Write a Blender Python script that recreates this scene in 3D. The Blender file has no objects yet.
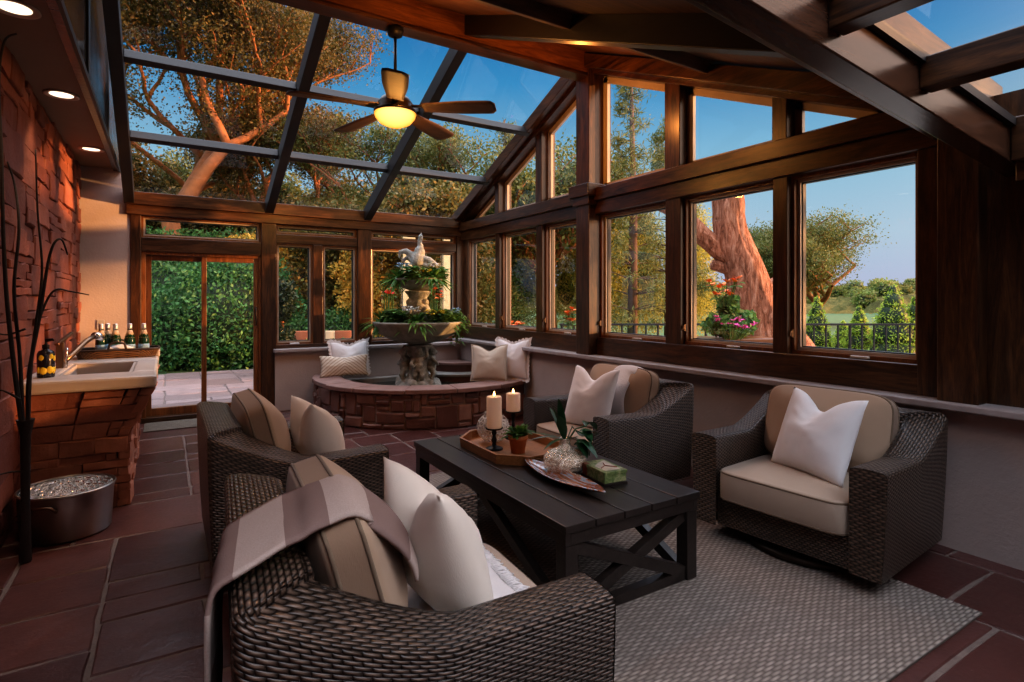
import bpy, bmesh, math, random
import numpy as np
from mathutils import Vector, Matrix
PI = math.pi
C = bpy.context.scene.collection
sc = bpy.context.scene
rng = random.Random(7)

# ------------------------------------------------------------------ mesh builder
class MB:
    def __init__(s): s.v = []; s.f = []; s.uv = []; s.c = []
    def add(s, vs, fs, uvs=None, col=None):
        o = len(s.v); s.v += [tuple(p) for p in vs]
        for i, f in enumerate(fs):
            s.f.append([o + k for k in f])
            s.uv.append([uvs[k] for k in f] if uvs else None)
            s.c.append(col)
        return s
    def box(s, x0, x1, y0, y1, z0, z1):
        return s.add([(x0,y0,z0),(x1,y0,z0),(x1,y1,z0),(x0,y1,z0),(x0,y0,z1),(x1,y0,z1),(x1,y1,z1),(x0,y1,z1)],
              [(0,3,2,1),(4,5,6,7),(0,1,5,4),(1,2,6,5),(2,3,7,6),(3,0,4,7)])
    def beam(s, p0, p1, w, h, up=(0,0,1)):
        p0 = Vector(p0); p1 = Vector(p1); d = (p1-p0).normalized(); u = Vector(up)
        sd = d.cross(u).normalized(); u = sd.cross(d)
        vs = []
        for p in (p0, p1):
            for a, b in ((-1,-1),(1,-1),(1,1),(-1,1)): vs.append(p + sd*(a*w/2) + u*(b*h/2))
        return s.add(vs, [(0,1,2,3),(7,6,5,4),(0,4,5,1),(1,5,6,2),(2,6,7,3),(3,7,4,0)])
    def prism(s, poly, ax, a0, a1):
        def m(p, a): return (a,p[0],p[1]) if ax == 'x' else (p[0],a,p[1]) if ax == 'y' else (p[0],p[1],a)
        n = len(poly)
        return s.add([m(p,a0) for p in poly]+[m(p,a1) for p in poly],
              [list(range(n))[::-1], list(range(n,2*n))]+[(i,(i+1)%n,n+(i+1)%n,n+i) for i in range(n)])
    def tube(s, pts, r, n=8, cap=True):
        pts = [Vector(p) for p in pts]; m = len(pts)
        rs = r if isinstance(r, (list,tuple)) else [r]*m
        vs = []; prev = None
        for i, p in enumerate(pts):
            d = (pts[min(i+1,m-1)]-pts[max(i-1,0)])
            d = d.normalized() if d.length > 1e-9 else Vector((0,0,1))
            if prev is None:
                a = Vector((0,0,1)) if abs(d.z) < .9 else Vector((1,0,0))
                x = d.cross(a).normalized()
            else:
                x = (prev - d*prev.dot(d)); x = x.normalized() if x.length > 1e-6 else d.orthogonal().normalized()
            prev = x; y = d.cross(x)
            for k in range(n):
                t = 2*PI*k/n; vs.append(p + (x*math.cos(t)+y*math.sin(t))*rs[i])
        fs = [(i*n+k, i*n+(k+1)%n, (i+1)*n+(k+1)%n, (i+1)*n+k) for i in range(m-1) for k in range(n)]
        if cap: fs += [list(range(n))[::-1], list(range((m-1)*n, m*n))]
        return s.add(vs, fs)
    def loop(s, pts, r, n=6):
        pts = [Vector(p) for p in pts]; m = len(pts); vs = []
        for i, p in enumerate(pts):
            d = (pts[(i+1)%m]-pts[i-1]).normalized()
            a = Vector((0,0,1)) if abs(d.z) < .8 else Vector((1,0,0))
            x = d.cross(a).normalized(); y = d.cross(x)
            for k in range(n):
                t = 2*PI*k/n; vs.append(p+(x*math.cos(t)+y*math.sin(t))*r)
        return s.add(vs, [(i*n+k, i*n+(k+1)%n, ((i+1)%m)*n+(k+1)%n, ((i+1)%m)*n+k) for i in range(m) for k in range(n)])
    def lathe(s, prof, n=24, c=(0,0,0), cap=True):
        m = len(prof); vs = []
        for r, z in prof:
            for k in range(n):
                t = 2*PI*k/n; vs.append((c[0]+r*math.cos(t), c[1]+r*math.sin(t), c[2]+z))
        uv = [(k/n, i/(m-1)) for i in range(m) for k in range(n)]
        fs = [(i*n+k, i*n+(k+1)%n, (i+1)*n+(k+1)%n, (i+1)*n+k) for i in range(m-1) for k in range(n)]
        if cap and prof[0][0] > 1e-5: fs.append(list(range(n))[::-1])
        if cap and prof[-1][0] > 1e-5: fs.append(list(range((m-1)*n, m*n)))
        return s.add(vs, fs, uv)
    def grid(s, fn, nu, nv, uvfn=None, closed_u=False):
        vs = [fn(i/nu, j/nv) for j in range(nv+1) for i in range(nu+1)]
        uv = [uvfn(i/nu, j/nv) for j in range(nv+1) for i in range(nu+1)] if uvfn else [(i/nu, j/nv) for j in range(nv+1) for i in range(nu+1)]
        w = nu+1
        return s.add(vs, [(j*w+i, j*w+i+1, (j+1)*w+i+1, (j+1)*w+i) for j in range(nv) for i in range(nu)], uv)
    def ball(s, c, r, nu=12, nv=8):
        r = r if isinstance(r, (tuple,list)) else (r,r,r)
        prof = [(math.sin(PI*j/nv), -math.cos(PI*j/nv)) for j in range(nv+1)]
        vs = []
        for a, z in prof:
            for k in range(nu):
                t = 2*PI*k/nu; vs.append((c[0]+r[0]*a*math.cos(t), c[1]+r[1]*a*math.sin(t), c[2]+r[2]*z))
        return s.add(vs, [(i*nu+k, i*nu+(k+1)%nu, (i+1)*nu+(k+1)%nu, (i+1)*nu+k) for i in range(nv) for k in range(nu)])
    def build(s, name, mat, parent=None, smooth=False, bevel=0, normals=True, loc=None):
        me = bpy.data.meshes.new(name)
        me.from_pydata(s.v, [], s.f)
        if any(u is not None for u in s.uv):
            l = me.uv_layers.new(name='UVMap'); k = 0; flat = []
            for f, u in zip(s.f, s.uv):
                flat += (u if u is not None else [(0,0)]*len(f))
            l.data.foreach_set('uv', [c for p in flat for c in p])
        if any(c is not None for c in s.c):
            a = me.color_attributes.new('Col', 'FLOAT_COLOR', 'CORNER'); flat = []
            for f, c in zip(s.f, s.c): flat += [c if c is not None else (.5,.5,.5,1)]*len(f)
            a.data.foreach_set('color', [x for p in flat for x in p])
        if normals:
            b = bmesh.new(); b.from_mesh(me); bmesh.ops.recalc_face_normals(b, faces=b.faces); b.to_mesh(me); b.free()
        if smooth: me.polygons.foreach_set('use_smooth', [True]*len(me.polygons))
        me.materials.append(mat)
        o = bpy.data.objects.new(name, me); C.objects.link(o)
        if parent is not None: o.parent = parent
        if loc is not None: o.location = loc
        if bevel:
            m = o.modifiers.new('b', 'BEVEL'); m.width = bevel; m.segments = 2; m.limit_method = 'ANGLE'; m.angle_limit = .6
        return o

def np_mesh(name, V, Fq, mat, parent=None, smooth=False):
    me = bpy.data.meshes.new(name)
    nv, nf = len(V), len(Fq); k = Fq.shape[1]
    me.vertices.add(nv); me.vertices.foreach_set('co', V.astype(np.float32).ravel())
    me.loops.add(nf*k); me.loops.foreach_set('vertex_index', Fq.astype(np.int32).ravel())
    me.polygons.add(nf); me.polygons.foreach_set('loop_start', np.arange(0, nf*k, k, dtype=np.int32))
    me.update(calc_edges=True)
    if smooth: me.polygons.foreach_set('use_smooth', [True]*nf)
    me.materials.append(mat)
    o = bpy.data.objects.new(name, me); C.objects.link(o)
    if parent is not None: o.parent = parent
    return o

def thing(name, label, cat, loc=(0,0,0), rz=0, group=None, rot=None):
    o = bpy.data.objects.new(name, None); C.objects.link(o); o.empty_display_size = .1
    o.location = loc; o.rotation_euler = rot if rot else (0,0,rz); tag(o, label, cat, group); return o
def tag(o, label, cat, group=None, kind=None):
    o['label'] = label; o['category'] = cat
    if group: o['group'] = group
    if kind: o['kind'] = kind
    return o
def part_label(o, l): o['label'] = l; return o
def dup(o, parent=None, loc=None, rz=None, label=None, rot=None):
    kids = [c for c in o.children]
    c = o.copy(); C.objects.link(c); c.parent = parent
    if loc is not None: c.location = loc
    if rz is not None: c.rotation_euler = (0,0,rz)
    if rot is not None: c.rotation_euler = rot
    if label: c['label'] = label
    for k in kids: dup(k, c)
    return c
def struct(o, label=None, cat=None):
    o['kind'] = 'structure'
    o['label'] = label or o.name; o['category'] = cat or o.name.split('_')[0]
    return o
def sempty(name, label, cat, loc=(0,0,0)):
    o = bpy.data.objects.new(name, None); C.objects.link(o); o.location = loc
    return struct(o, label, cat)

# ------------------------------------------------------------------ materials
class NT:
    def __init__(s, name):
        s.m = bpy.data.materials.new(name); s.m.use_nodes = True; s.t = s.m.node_tree; s.t.nodes.clear()
        s.out = s.n('ShaderNodeOutputMaterial')
    def n(s, ty, **kw):
        x = s.t.nodes.new(ty)
        for k, v in kw.items(): setattr(x, k, v)
        return x
    def link(s, a, b): s.t.links.new(a, b)
    def setin(s, node, key, val):
        if hasattr(val, 'is_output'): s.link(val, node.inputs[key])
        else: node.inputs[key].default_value = val
    def math(s, op, a, b=0.0, clamp=False):
        x = s.n('ShaderNodeMath', operation=op, use_clamp=clamp); s.setin(x, 0, a); s.setin(x, 1, b); return x.outputs[0]
    def mix(s, fac, a, b, mode='MIX'):
        x = s.n('ShaderNodeMix', data_type='RGBA', blend_type=mode)
        s.setin(x, 0, fac)
        for k, v in ((6, a), (7, b)):
            if hasattr(v, 'is_output'): s.link(v, x.inputs[k])
            else: x.inputs[k].default_value = (*v, 1) if len(v) == 3 else v
        return x.outputs[2]
    def ramp(s, fac, stops):
        x = s.n('ShaderNodeValToRGB'); e = x.color_ramp.elements
        while len(e) < len(stops): e.new(.5)
        for el, (p, c) in zip(e, stops): el.position = p; el.color = (*c, 1)
        s.link(fac, x.inputs[0]); return x.outputs[0]
    def coord(s, out='Object', scale=(1,1,1), rot=(0,0,0)):
        t = s.n('ShaderNodeTexCoord'); m = s.n('ShaderNodeMapping'); m.inputs['Scale'].default_value = scale; m.inputs['Rotation'].default_value = rot
        s.link(t.outputs[out], m.inputs[0]); return m.outputs[0]
    def noise(s, vec, scale=5, detail=4, rough=.55, dist=0):
        x = s.n('ShaderNodeTexNoise'); x.inputs['Scale'].default_value = scale; x.inputs['Detail'].default_value = detail
        x.inputs['Roughness'].default_value = rough; x.inputs['Distortion'].default_value = dist
        if vec is not None: s.link(vec, x.inputs['Vector'])
        return x.outputs['Fac']
    def bump(s, h, strength=.5, dist=.01):
        x = s.n('ShaderNodeBump'); x.inputs['Strength'].default_value = strength; x.inputs['Distance'].default_value = dist
        s.link(h, x.inputs['Height']); return x.outputs[0]
    def bsdf(s, color, rough=.5, metal=0, spec=.5, normal=None, **kw):
        b = s.n('ShaderNodeBsdfPrincipled')
        for k, v in (('Base Color', color), ('Roughness', rough), ('Metallic', metal), ('Specular IOR Level', spec)):
            if hasattr(v, 'is_output'): s.link(v, b.inputs[k])
            elif k == 'Base Color': b.inputs[k].default_value = (*v, 1)
            else: b.inputs[k].default_value = v
        if normal is not None: s.link(normal, b.inputs['Normal'])
        for k, v in kw.items(): s.setin(b, k.replace('_', ' '), v)
        s.link(b.outputs[0], s.out.inputs[0]); return b

def plain(name, col, rough=.5, metal=0, var=.15, scale=8, bump=0, bscale=60, spec=.5, **kw):
    t = NT(name); v = t.coord()
    f = t.noise(v, scale)
    c = t.mix(f, tuple(x*(1-var*1.6) for x in col), tuple(min(1,x*(1+var)) for x in col))
    nrm = t.bump(t.noise(v, bscale, 3), bump, .01) if bump else None
    t.bsdf(c, rough, metal, spec, nrm, **kw); return t.m

def wood(name, axis, dark, lite, rough=.29, scale=1.0, bump=.15):
    t = NT(name); s = {'x': (.9,9,9), 'y': (9,.9,9), 'z': (9,9,.9)}[axis]
    v = t.coord('Object', tuple(x*scale for x in s))
    g = t.noise(v, 2.2, 6, .62, 1.2); g2 = t.noise(t.coord('Object', tuple(x*scale*6 for x in s)), 3, 3, .6)
    k = t.noise(t.coord('Object', (1,1,1)), 1.6, 2)
    f = t.math('ADD', t.math('MULTIPLY', g, .75), t.math('MULTIPLY', g2, .25))
    c = t.ramp(f, [(.36, dark), (.5, tuple(a*.6+b*.4 for a, b in zip(dark, lite))), (.66, lite)])
    c = t.mix(t.math('MULTIPLY', k, .6), c, (dark[0]*.7, dark[1]*.7, dark[2]*.7))
    t.bsdf(c, rough, 0, .5, t.bump(f, bump, .004)); return t.m

M = {}
for a in 'xyz': M['shade_'+a] = wood('dark_timber_'+a, a, (.004,.0038,.0042), (.014,.010,.009), .45)  # darker copy of the timber, shade of the rafter undersides in its colour
WD, WL = (.009,.0034,.0016), (.145,.060,.023)
for a in 'xyz': M['wood_'+a] = wood('stained_timber_'+a, a, WD, WL)
for a in 'xyz': M['amber_'+a] = wood('amber_timber_'+a, a, (.09,.03,.009), (.36,.135,.04))  # lightened, with daylight on the window jambs painted into the timber
M['gloss_x'] = wood('polished_timber_x', 'x', (.04,.018,.010), (.12,.055,.03), .22)
M['board_x'] = wood('ceiling_boards', 'x', (.05,.02,.009), (.2,.085,.03), .5)
M['darktable'] = wood('espresso_table', 'y', (.017,.0125,.011), (.046,.034,.028), .32, 1.3, .08)
M['traywood'] = wood('oak_tray', 'y', (.27,.11,.035), (.55,.26,.10), .45, 2.0)
M['stucco'] = plain('stucco', (.40,.33,.30), .85, var=.12, scale=3, bump=.25, bscale=45)
M['soffit'] = plain('soffit_paint', (.24,.175,.13), .7, var=.06)
M['sillstone'] = plain('sill_stone', (.33,.29,.28), .55, var=.25, scale=9, bump=.2, bscale=25)
M['mortar'] = plain('mortar', (.17,.125,.105), .9, var=.3, scale=20, bump=.4, bscale=80)
M['darkmortar'] = plain('dark_mortar', (.06,.035,.028), .95, var=.3, scale=20)
def stone(name, lo, hi, rough=.55, bump=.5, spec=.5):
    t = NT(name); v = t.coord()
    a = t.n('ShaderNodeVertexColor'); a.layer_name = 'Col'
    sep = t.n('ShaderNodeSeparateColor'); t.link(a.outputs[0], sep.inputs[0])
    base = t.ramp(sep.outputs[0], [(0, lo), (.55, tuple((p+q)/2 for p, q in zip(lo, hi))), (1, hi)])
    n1 = t.noise(v, 6, 6, .65); n2 = t.noise(v, 40, 4, .6)
    base = t.mix(t.math('MULTIPLY', sep.outputs[1], .22), base, (.10,.055,.06))
    c = t.mix(t.math('MULTIPLY', n1, .75), base, tuple(x*.38 for x in lo))
    h = t.math('ADD', n1, t.math('MULTIPLY', n2, .35))
    r = t.math('ADD', t.math('MULTIPLY', n2, .3), rough-.15)
    t.bsdf(c, r, 0, spec, t.bump(h, bump, .012)); return t.m
M['flag'] = stone('red_flagstone', (.062,.019,.016), (.165,.061,.047), .34, .35)
M['brick'] = stone('red_sandstone', (.17,.040,.022), (.42,.125,.065), .7, .9)
M['sinkstone'] = stone('sink_sandstone', (.28,.09,.05), (.58,.24,.14), .65, .9)  # lit copy of the wall sandstone, warm light put into its colour
M['fstone'] = stone('fountain_sandstone', (.15,.062,.045), (.44,.25,.185), .6, .8)
M['patio'] = stone('patio_flagstone', (.20,.13,.115), (.38,.27,.25), .6, .3)
M['cap'] = plain('cap_stone', (.27,.16,.135), .5, var=.35, scale=7, bump=.4, bscale=18)

def glass(name, tint=(.92,.95,.95), ior=1.5, rough=0.0):
    t = NT(name); tr = t.n('ShaderNodeBsdfTransparent'); tr.inputs[0].default_value = (*tint, 1)
    gl = t.n('ShaderNodeBsdfGlossy'); gl.inputs['Roughness'].default_value = rough
    fr = t.n('ShaderNodeFresnel'); ge = t.n('ShaderNodeNewGeometry')
    t.link(t.math('ADD', t.math('MULTIPLY', ge.outputs['Backfacing'], 1/ior-ior), ior), fr.inputs[0])
    mx = t.n('ShaderNodeMixShader'); t.link(fr.outputs[0], mx.inputs[0]); t.link(tr.outputs[0], mx.inputs[1]); t.link(gl.outputs[0], mx.inputs[2])
    t.link(mx.outputs[0], t.out.inputs[0]); return t.m
M['glass'] = glass('window_glass')
M['clearglass'] = glass('clear_glass', (.93,.95,.93), 1.45)
M['greenglass'] = glass('green_glass', (.02,.12,.05), 1.5)

def weave(name, dark, lite, su=.042, sv=.015, rough=.4, bump=1.0, var=.5, dist=.006, uvrot=False):
    t = NT(name); tc = t.n('ShaderNodeTexCoord'); sp = t.n('ShaderNodeSeparateXYZ'); t.link(tc.outputs['UV'], sp.inputs[0])
    u, v = sp.outputs[0], sp.outputs[1]
    if uvrot: u, v = v, u
    U = t.math('DIVIDE', u, su); V = t.math('DIVIDE', v, sv)
    row = t.math('FLOOR', V); off = t.math('MULTIPLY', t.math('FLOORED_MODULO', row, 2.0), .5)
    Uo = t.math('ADD', U, off)
    fu = t.math('FRACT', Uo); fv = t.math('FRACT', V)
    su_ = t.math('POWER', t.math('SINE', t.math('MULTIPLY', fu, PI)), .6); sv_ = t.math('POWER', t.math('SINE', t.math('MULTIPLY', fv, PI)), .5)
    h = t.math('MULTIPLY', su_, sv_)
    cb = t.n('ShaderNodeCombineXYZ'); t.link(t.math('FLOOR', Uo), cb.inputs[0]); t.link(row, cb.inputs[1])
    wn = t.n('ShaderNodeTexWhiteNoise'); wn.noise_dimensions = '2D'; t.link(cb.outputs[0], wn.inputs['Vector'])
    lit = t.mix(wn.outputs['Value'], tuple(x*(1-var) for x in lite), lite)
    c = t.mix(t.math('POWER', h, 2.0), dark, lit)  # shade in the crevices between strands put into the colour
    t.bsdf(c, rough, 0, .5, t.bump(h, bump, dist)); return t.m
M['wicker'] = weave('wicker_weave', (.006,.0035,.0022), (.20,.135,.098), .040, .0135, .30, 1.0)
M['basket'] = weave('basket_weave', (.03,.014,.006), (.34,.17,.075), .03, .012, .5)
M['rug'] = weave('braided_rug', (.13,.105,.088), (.40,.34,.29), .066, .016, .9, .8, .35, .006)
M['mat'] = weave('door_mat_weave', (.06,.05,.04), (.24,.20,.15), .04, .02, .9, .6)

def fabric(name, col, var=.08, rough=.9, bump=.12, scale=350):
    t = NT(name); v = t.coord(); f = t.noise(v, 5, 4); w = t.noise(t.coord('Object', (1,1,.25)), scale, 2)
    c = t.mix(f, tuple(x*(1-var*2) for x in col), col)
    h = t.math('ADD', t.math('MULTIPLY', w, .4), t.math('MULTIPLY', t.noise(v, 14, 3), .8))
    t.bsdf(c, rough, 0, .2, t.bump(h, bump, .01), Sheen_Weight=.15); return t.m
M['taupe'] = fabric('taupe_canvas', (.42,.30,.21))
M['band'] = fabric('taupe_band', (.28,.19,.13))
M['piping'] = fabric('piping_cord', (.20,.145,.10))
M['seat'] = fabric('seat_canvas', (.46,.365,.285))
M['white'] = fabric('white_linen', (.80,.78,.78))
M['cream'] = fabric('cream_linen', (.80,.72,.63))
M['beige'] = fabric('beige_linen', (.56,.50,.42))
M['throw'] = fabric('white_throw', (.72,.70,.70), bump=.5, scale=120)
M['wtrim'] = fabric('ruffle_trim', (.80,.77,.76))
def stripes(name, cols, width, ax=0):
    t = NT(name); tc = t.n('ShaderNodeTexCoord'); sp = t.n('ShaderNodeSeparateXYZ'); t.link(tc.outputs['UV'], sp.inputs[0])
    f = t.math('FRACT', t.math('DIVIDE', sp.outputs[ax], width))
    c = t.mix(t.math('GREATER_THAN', f, .5), cols[0], cols[1])
    n = t.noise(t.coord('Object', (1,1,1)), 300, 2)
    t.bsdf(t.mix(t.math('MULTIPLY', n, .5), c, tuple(x*.6 for x in cols[0])), .95, 0, .15, t.bump(n, .2, .004)); return t.m
M['plaid'] = stripes('striped_throw', ((.25,.175,.155), (.50,.41,.365)), .24)
def chev(name):
    t = NT(name); tc = t.n('ShaderNodeTexCoord'); sp = t.n('ShaderNodeSeparateXYZ'); t.link(tc.outputs['UV'], sp.inputs[0])
    a = t.math('ABSOLUTE', t.math('SUBTRACT', sp.outputs[0], .5))
    f = t.math('FRACT', t.math('MULTIPLY', t.math('ADD', t.math('MULTIPLY', a, 1.0), t.math('MULTIPLY', sp.outputs[1], .55)), 11.0))
    t.bsdf(t.mix(t.math('GREATER_THAN', f, .62), (.62,.55,.46), (.42,.33,.25)), .9, 0, .2); return t.m
M['chevron'] = chev('chevron_linen')
M['iron'] = plain('black_iron', (.012,.012,.013), .45, .6)
M['bronze'] = plain('bronze_metal', (.035,.022,.015), .4, .7)
M['rod'] = plain('fan_rod_metal', (.06,.06,.065), .3, .9)
M['chrome'] = plain('chrome', (.7,.7,.7), .15, 1.0, var=.05)
M['pewter'] = plain('faucet_metal', (.22,.14,.09), .28, .9)
def hammered(name):
    t = NT(name); v = t.coord(); x = t.n('ShaderNodeTexVoronoi'); x.inputs['Scale'].default_value = 30; t.link(v, x.inputs['Vector'])
    t.bsdf((.92,.90,.87), .14, 1.0, .5, t.bump(x.outputs['Distance'], .8, .016)); return t.m
M['hammered'] = hammered('hammered_steel')
M['steel'] = plain('brushed_steel', (.42,.38,.36), .33, 1.0)
M['marble'] = plain('sink_stone', (.52,.46,.42), .35, var=.15, scale=6)
M['ebony'] = plain('dark_branch', (.020,.012,.010), .55, var=.4, scale=20, bump=.4)
M['blade'] = wood('fan_blade_wood', 'x', (.03,.013,.007), (.09,.04,.018), .65, 2.0)
def emit(name, col, st):
    t = NT(name); e = t.n('ShaderNodeEmission'); e.inputs[0].default_value = (*col, 1); e.inputs[1].default_value = st
    t.link(e.outputs[0], t.out.inputs[0]); return t.m
def bowl_emit():
    t = NT('amber_lamp_glass'); lw = t.n('ShaderNodeLayerWeight'); lw.inputs[0].default_value = .35
    c = t.ramp(lw.outputs['Facing'], [(0, (.95,.60,.20)), (.55, (.85,.36,.06)), (1, (.62,.17,.01))])
    e = t.n('ShaderNodeEmission'); t.link(c, e.inputs[0]); e.inputs[1].default_value = 1.05
    t.link(e.outputs[0], t.out.inputs[0]); return t.m
M['lampbowl'] = bowl_emit()
M['downlight'] = emit('downlight_lens', (1.0,.76,.54), 1.15)
M['flame'] = emit('candle_flame', (1.0,.55,.15), 14)
M['trimwhite'] = plain('downlight_trim', (.6,.52,.45), .5)
def candle():
    t = NT('ivory_wax'); b = t.bsdf((.74,.60,.50), .5, 0, .4); b.inputs['Subsurface Weight'].default_value = .35
    b.inputs['Subsurface Radius'].default_value = (.04,.02,.01); b.inputs['Emission Color'].default_value = (1,.45,.2,1); b.inputs['Emission Strength'].default_value = .06
    return t.m
M['wax'] = candle()
M['terracotta'] = plain('terracotta', (.58,.22,.09), .8, var=.2, scale=14, bump=.2)
M['soil'] = plain('soil', (.03,.02,.014), .95)
def mercury():
    t = NT('mercury_glass'); v = t.coord(); n = t.noise(v, 55, 5, .7); w = t.noise(t.coord('Object', (1,1,5)), 12, 3)
    c = t.ramp(n, [(.34, (.42,.30,.20)), (.5, (.85,.72,.56)), (.7, (.95,.9,.82))])
    t.bsdf(c, .14, .75, .8, t.bump(t.math('ADD', w, n), .8, .012)); return t.m
M['mercury'] = mercury()
def abalone():
    t = NT('agate_dish'); v = t.coord('Object', (6,1.2,1)); n = t.noise(v, 3.2, 6, .6, 2.2)
    c = t.ramp(n, [(.28, (.03,.09,.16)), (.42, (.28,.36,.42)), (.5, (.36,.11,.04)), (.6, (.16,.06,.03)), (.72, (.34,.22,.12))])
    t.bsdf(c, .12, 0, .7, Coat_Weight=.6); return t.m
M['agate'] = abalone()
M['boxgreen'] = None
def boxmat():
    t = NT('painted_green_box'); v = t.coord('Object', (14,14,14)); n = t.noise(v, 1.6, 5, .6, 1.5)
    c = t.ramp(n, [(.3, (.05,.10,.035)), (.5, (.17,.23,.08)), (.62, (.36,.36,.2)), (.75, (.10,.16,.06))])
    t.bsdf(c, .4); return t.m
M['boxgreen'] = boxmat()
M['boxred'] = plain('box_ribbon', (.26,.07,.025), .45, var=.3)
M['boxcream'] = plain('box_picture', (.6,.52,.42), .5, var=.4, scale=30)
def statue():
    t = NT('weathered_cast_stone'); v = t.coord(); n = t.noise(v, 9, 6, .65)
    c = t.ramp(n, [(.3, (.11,.11,.095)), (.5, (.29,.30,.265)), (.68, (.50,.49,.45)), (.8, (.25,.21,.17))])
    t.bsdf(c, .75, 0, .3, t.bump(t.noise(v, 35, 5), .6, .02)); return t.m
M['statue'] = statue()
M['bowlstone'] = plain('bowl_stone', (.27,.27,.22), .6, var=.5, scale=12, bump=.4)
def water():
    t = NT('pool_water'); v = t.coord(); t.bsdf((.025,.035,.03), .06, 0, .6, t.bump(t.noise(v, 9, 3), .12, .02)); return t.m
M['water'] = water()

def leafmat(name, cols, transl=.35, rough=.55):
    t = NT(name); g = t.n('ShaderNodeNewGeometry')
    st = [(i/(len(cols)-1), c) for i, c in enumerate(cols)]
    c = t.ramp(g.outputs['Random Per Island'], st)
    d = t.n('ShaderNodeBsdfPrincipled'); t.link(c, d.inputs['Base Color']); d.inputs['Roughness'].default_value = rough; d.inputs['Specular IOR Level'].default_value = .3
    tl = t.n('ShaderNodeBsdfTranslucent'); t.link(c, tl.inputs[0])
    mx = t.n('ShaderNodeMixShader'); mx.inputs[0].default_value = transl
    t.link(d.outputs[0], mx.inputs[1]); t.link(tl.outputs[0], mx.inputs[2]); t.link(mx.outputs[0], t.out.inputs[0]); return t.m
M['leaf_oak'] = leafmat('oak_leaves', [(.05,.052,.017), (.13,.11,.03), (.20,.128,.036), (.075,.08,.025), (.25,.135,.04)])
M['leaf_gold'] = leafmat('gold_green_leaves', [(.06,.075,.022), (.17,.15,.04), (.24,.17,.045), (.09,.11,.03), (.33,.16,.04)])
M['leaf_green'] = leafmat('green_leaves', [(0.029,0.087,0.029), (0.072,0.188,0.051), (0.130,0.275,0.072), (0.051,0.130,0.043), (0.202,0.289,0.087)])
M['leaf_ivy'] = leafmat('ivy_leaves', [(0.024,0.086,0.024), (0.061,0.184,0.049), (0.110,0.282,0.086), (0.037,0.122,0.037), (0.196,0.343,0.122)])
M['leaf_pine'] = leafmat('pine_needles', [(.16,.18,.04), (.42,.38,.07), (.56,.46,.09), (.26,.29,.06), (.62,.44,.09)], .5)  # gold of the low sun put into the needle colours
M['leaf_thuja'] = leafmat('thuja_leaves', [(.16,.27,.035), (.36,.50,.06), (.52,.58,.10), (.22,.37,.05)], .45)
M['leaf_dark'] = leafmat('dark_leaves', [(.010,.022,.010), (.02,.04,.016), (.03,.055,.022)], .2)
M['leaf_fern'] = leafmat('fern_leaves', [(.03,.10,.02), (.08,.20,.035), (.14,.27,.05), (.05,.14,.03)], .3)
M['leaf_gloss'] = plain('glossy_leaf', (.03,.11,.045), .3, var=.4, scale=20)
M['bark'] = plain('warm_bark', (.36,.135,.05), .9, var=.45, scale=4, bump=.8, bscale=14)
def bark2():
    t = NT('oak_bark'); v = t.coord('Object', (7,7,1.4), (.0,.5,.3)); n = t.noise(v, 2.6, 7, .7, .8)
    c = t.ramp(n, [(.32, (.10,.038,.02)), (.5, (.42,.17,.095)), (.68, (.70,.38,.25))])
    t.bsdf(c, .9, 0, .2, t.bump(n, 1.0, .12)); return t.m
M['bark_big'] = bark2()
M['pinebark'] = plain('pine_bark', (.12,.065,.04), .9, var=.4, scale=5)
for nm, c in (('red', (.7,.05,.035)), ('orange', (.85,.2,.03)), ('pink', (.75,.10,.42)), ('yellow', (.65,.5,.03)), ('wht', (.75,.75,.72)), ('blue', (.25,.42,.62))):
    M['fl_'+nm] = plain('petal_'+nm, c, .6, var=.15)
M['grass'] = plain('lawn', (.05,.11,.03), .95, var=.4, scale=3)
M['hill'] = None
def hillmat():
    t = NT('wooded_hill'); v = t.coord(); n = t.noise(v, .35, 8, .68); n2 = t.noise(v, .06, 3)
    c = t.ramp(n, [(.34, (.012,.024,.008)), (.47, (.045,.065,.018)), (.58, (.15,.115,.035)), (.7, (.05,.075,.022))])
    c = t.mix(t.math('MULTIPLY', n2, .5), c, (.26,.19,.07))
    t.bsdf(c, .95, 0, .05, t.bump(n, 1.0, 1.2)); return t.m
M['hill'] = hillmat()
M['rail'] = plain('railing_metal', (.018,.018,.02), .6, .2)
M['pale'] = plain('pale_pillar_stone', (.62,.50,.27), .8, var=.2)
M['rust'] = plain('rust_cushion', (.36,.12,.055), .9)
M['tan'] = plain('tan_cushion', (.6,.47,.3), .9)
M['outwicker'] = plain('dark_outdoor_wicker', (.06,.05,.04), .7)
M['siding'] = None
def siding():
    t = NT('dark_glossy_boards'); v = t.coord('Object', (1,14,.4)); n = t.noise(v, 2, 4)
    c = t.ramp(n, [(.35, (.010,.013,.018)), (.6, (.06,.075,.095))])  # blue-grey streaks put part of the sky reflection into the colour
    t.bsdf(c, .13, 0, 1.0, t.bump(n, .4, .008)); return t.m
M['siding'] = siding()
M['black'] = plain('black_gasket', (.01,.01,.011), .5)
M['sash'] = plain('daylit_sash', (.42,.35,.28), .4)  # outdoor light on the jambs put into this paler colour
M['silver'] = plain('foil_cap', (.66,.68,.70), .35, .7)
M['blabel'] = plain('pale_blue_label', (.30,.48,.62), .6, var=.4, scale=60)
M['olabel'] = plain('orange_neck_label', (.70,.46,.26), .6, var=.5, scale=60)
M['soapblack'] = plain('soap_bottle_black', (.012,.012,.02), .25)
M['lemon'] = plain('lemon_print', (.75,.55,.03), .4, var=.2, scale=40)
M['plate'] = plain('switch_plate', (.35,.33,.31), .4)
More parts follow.
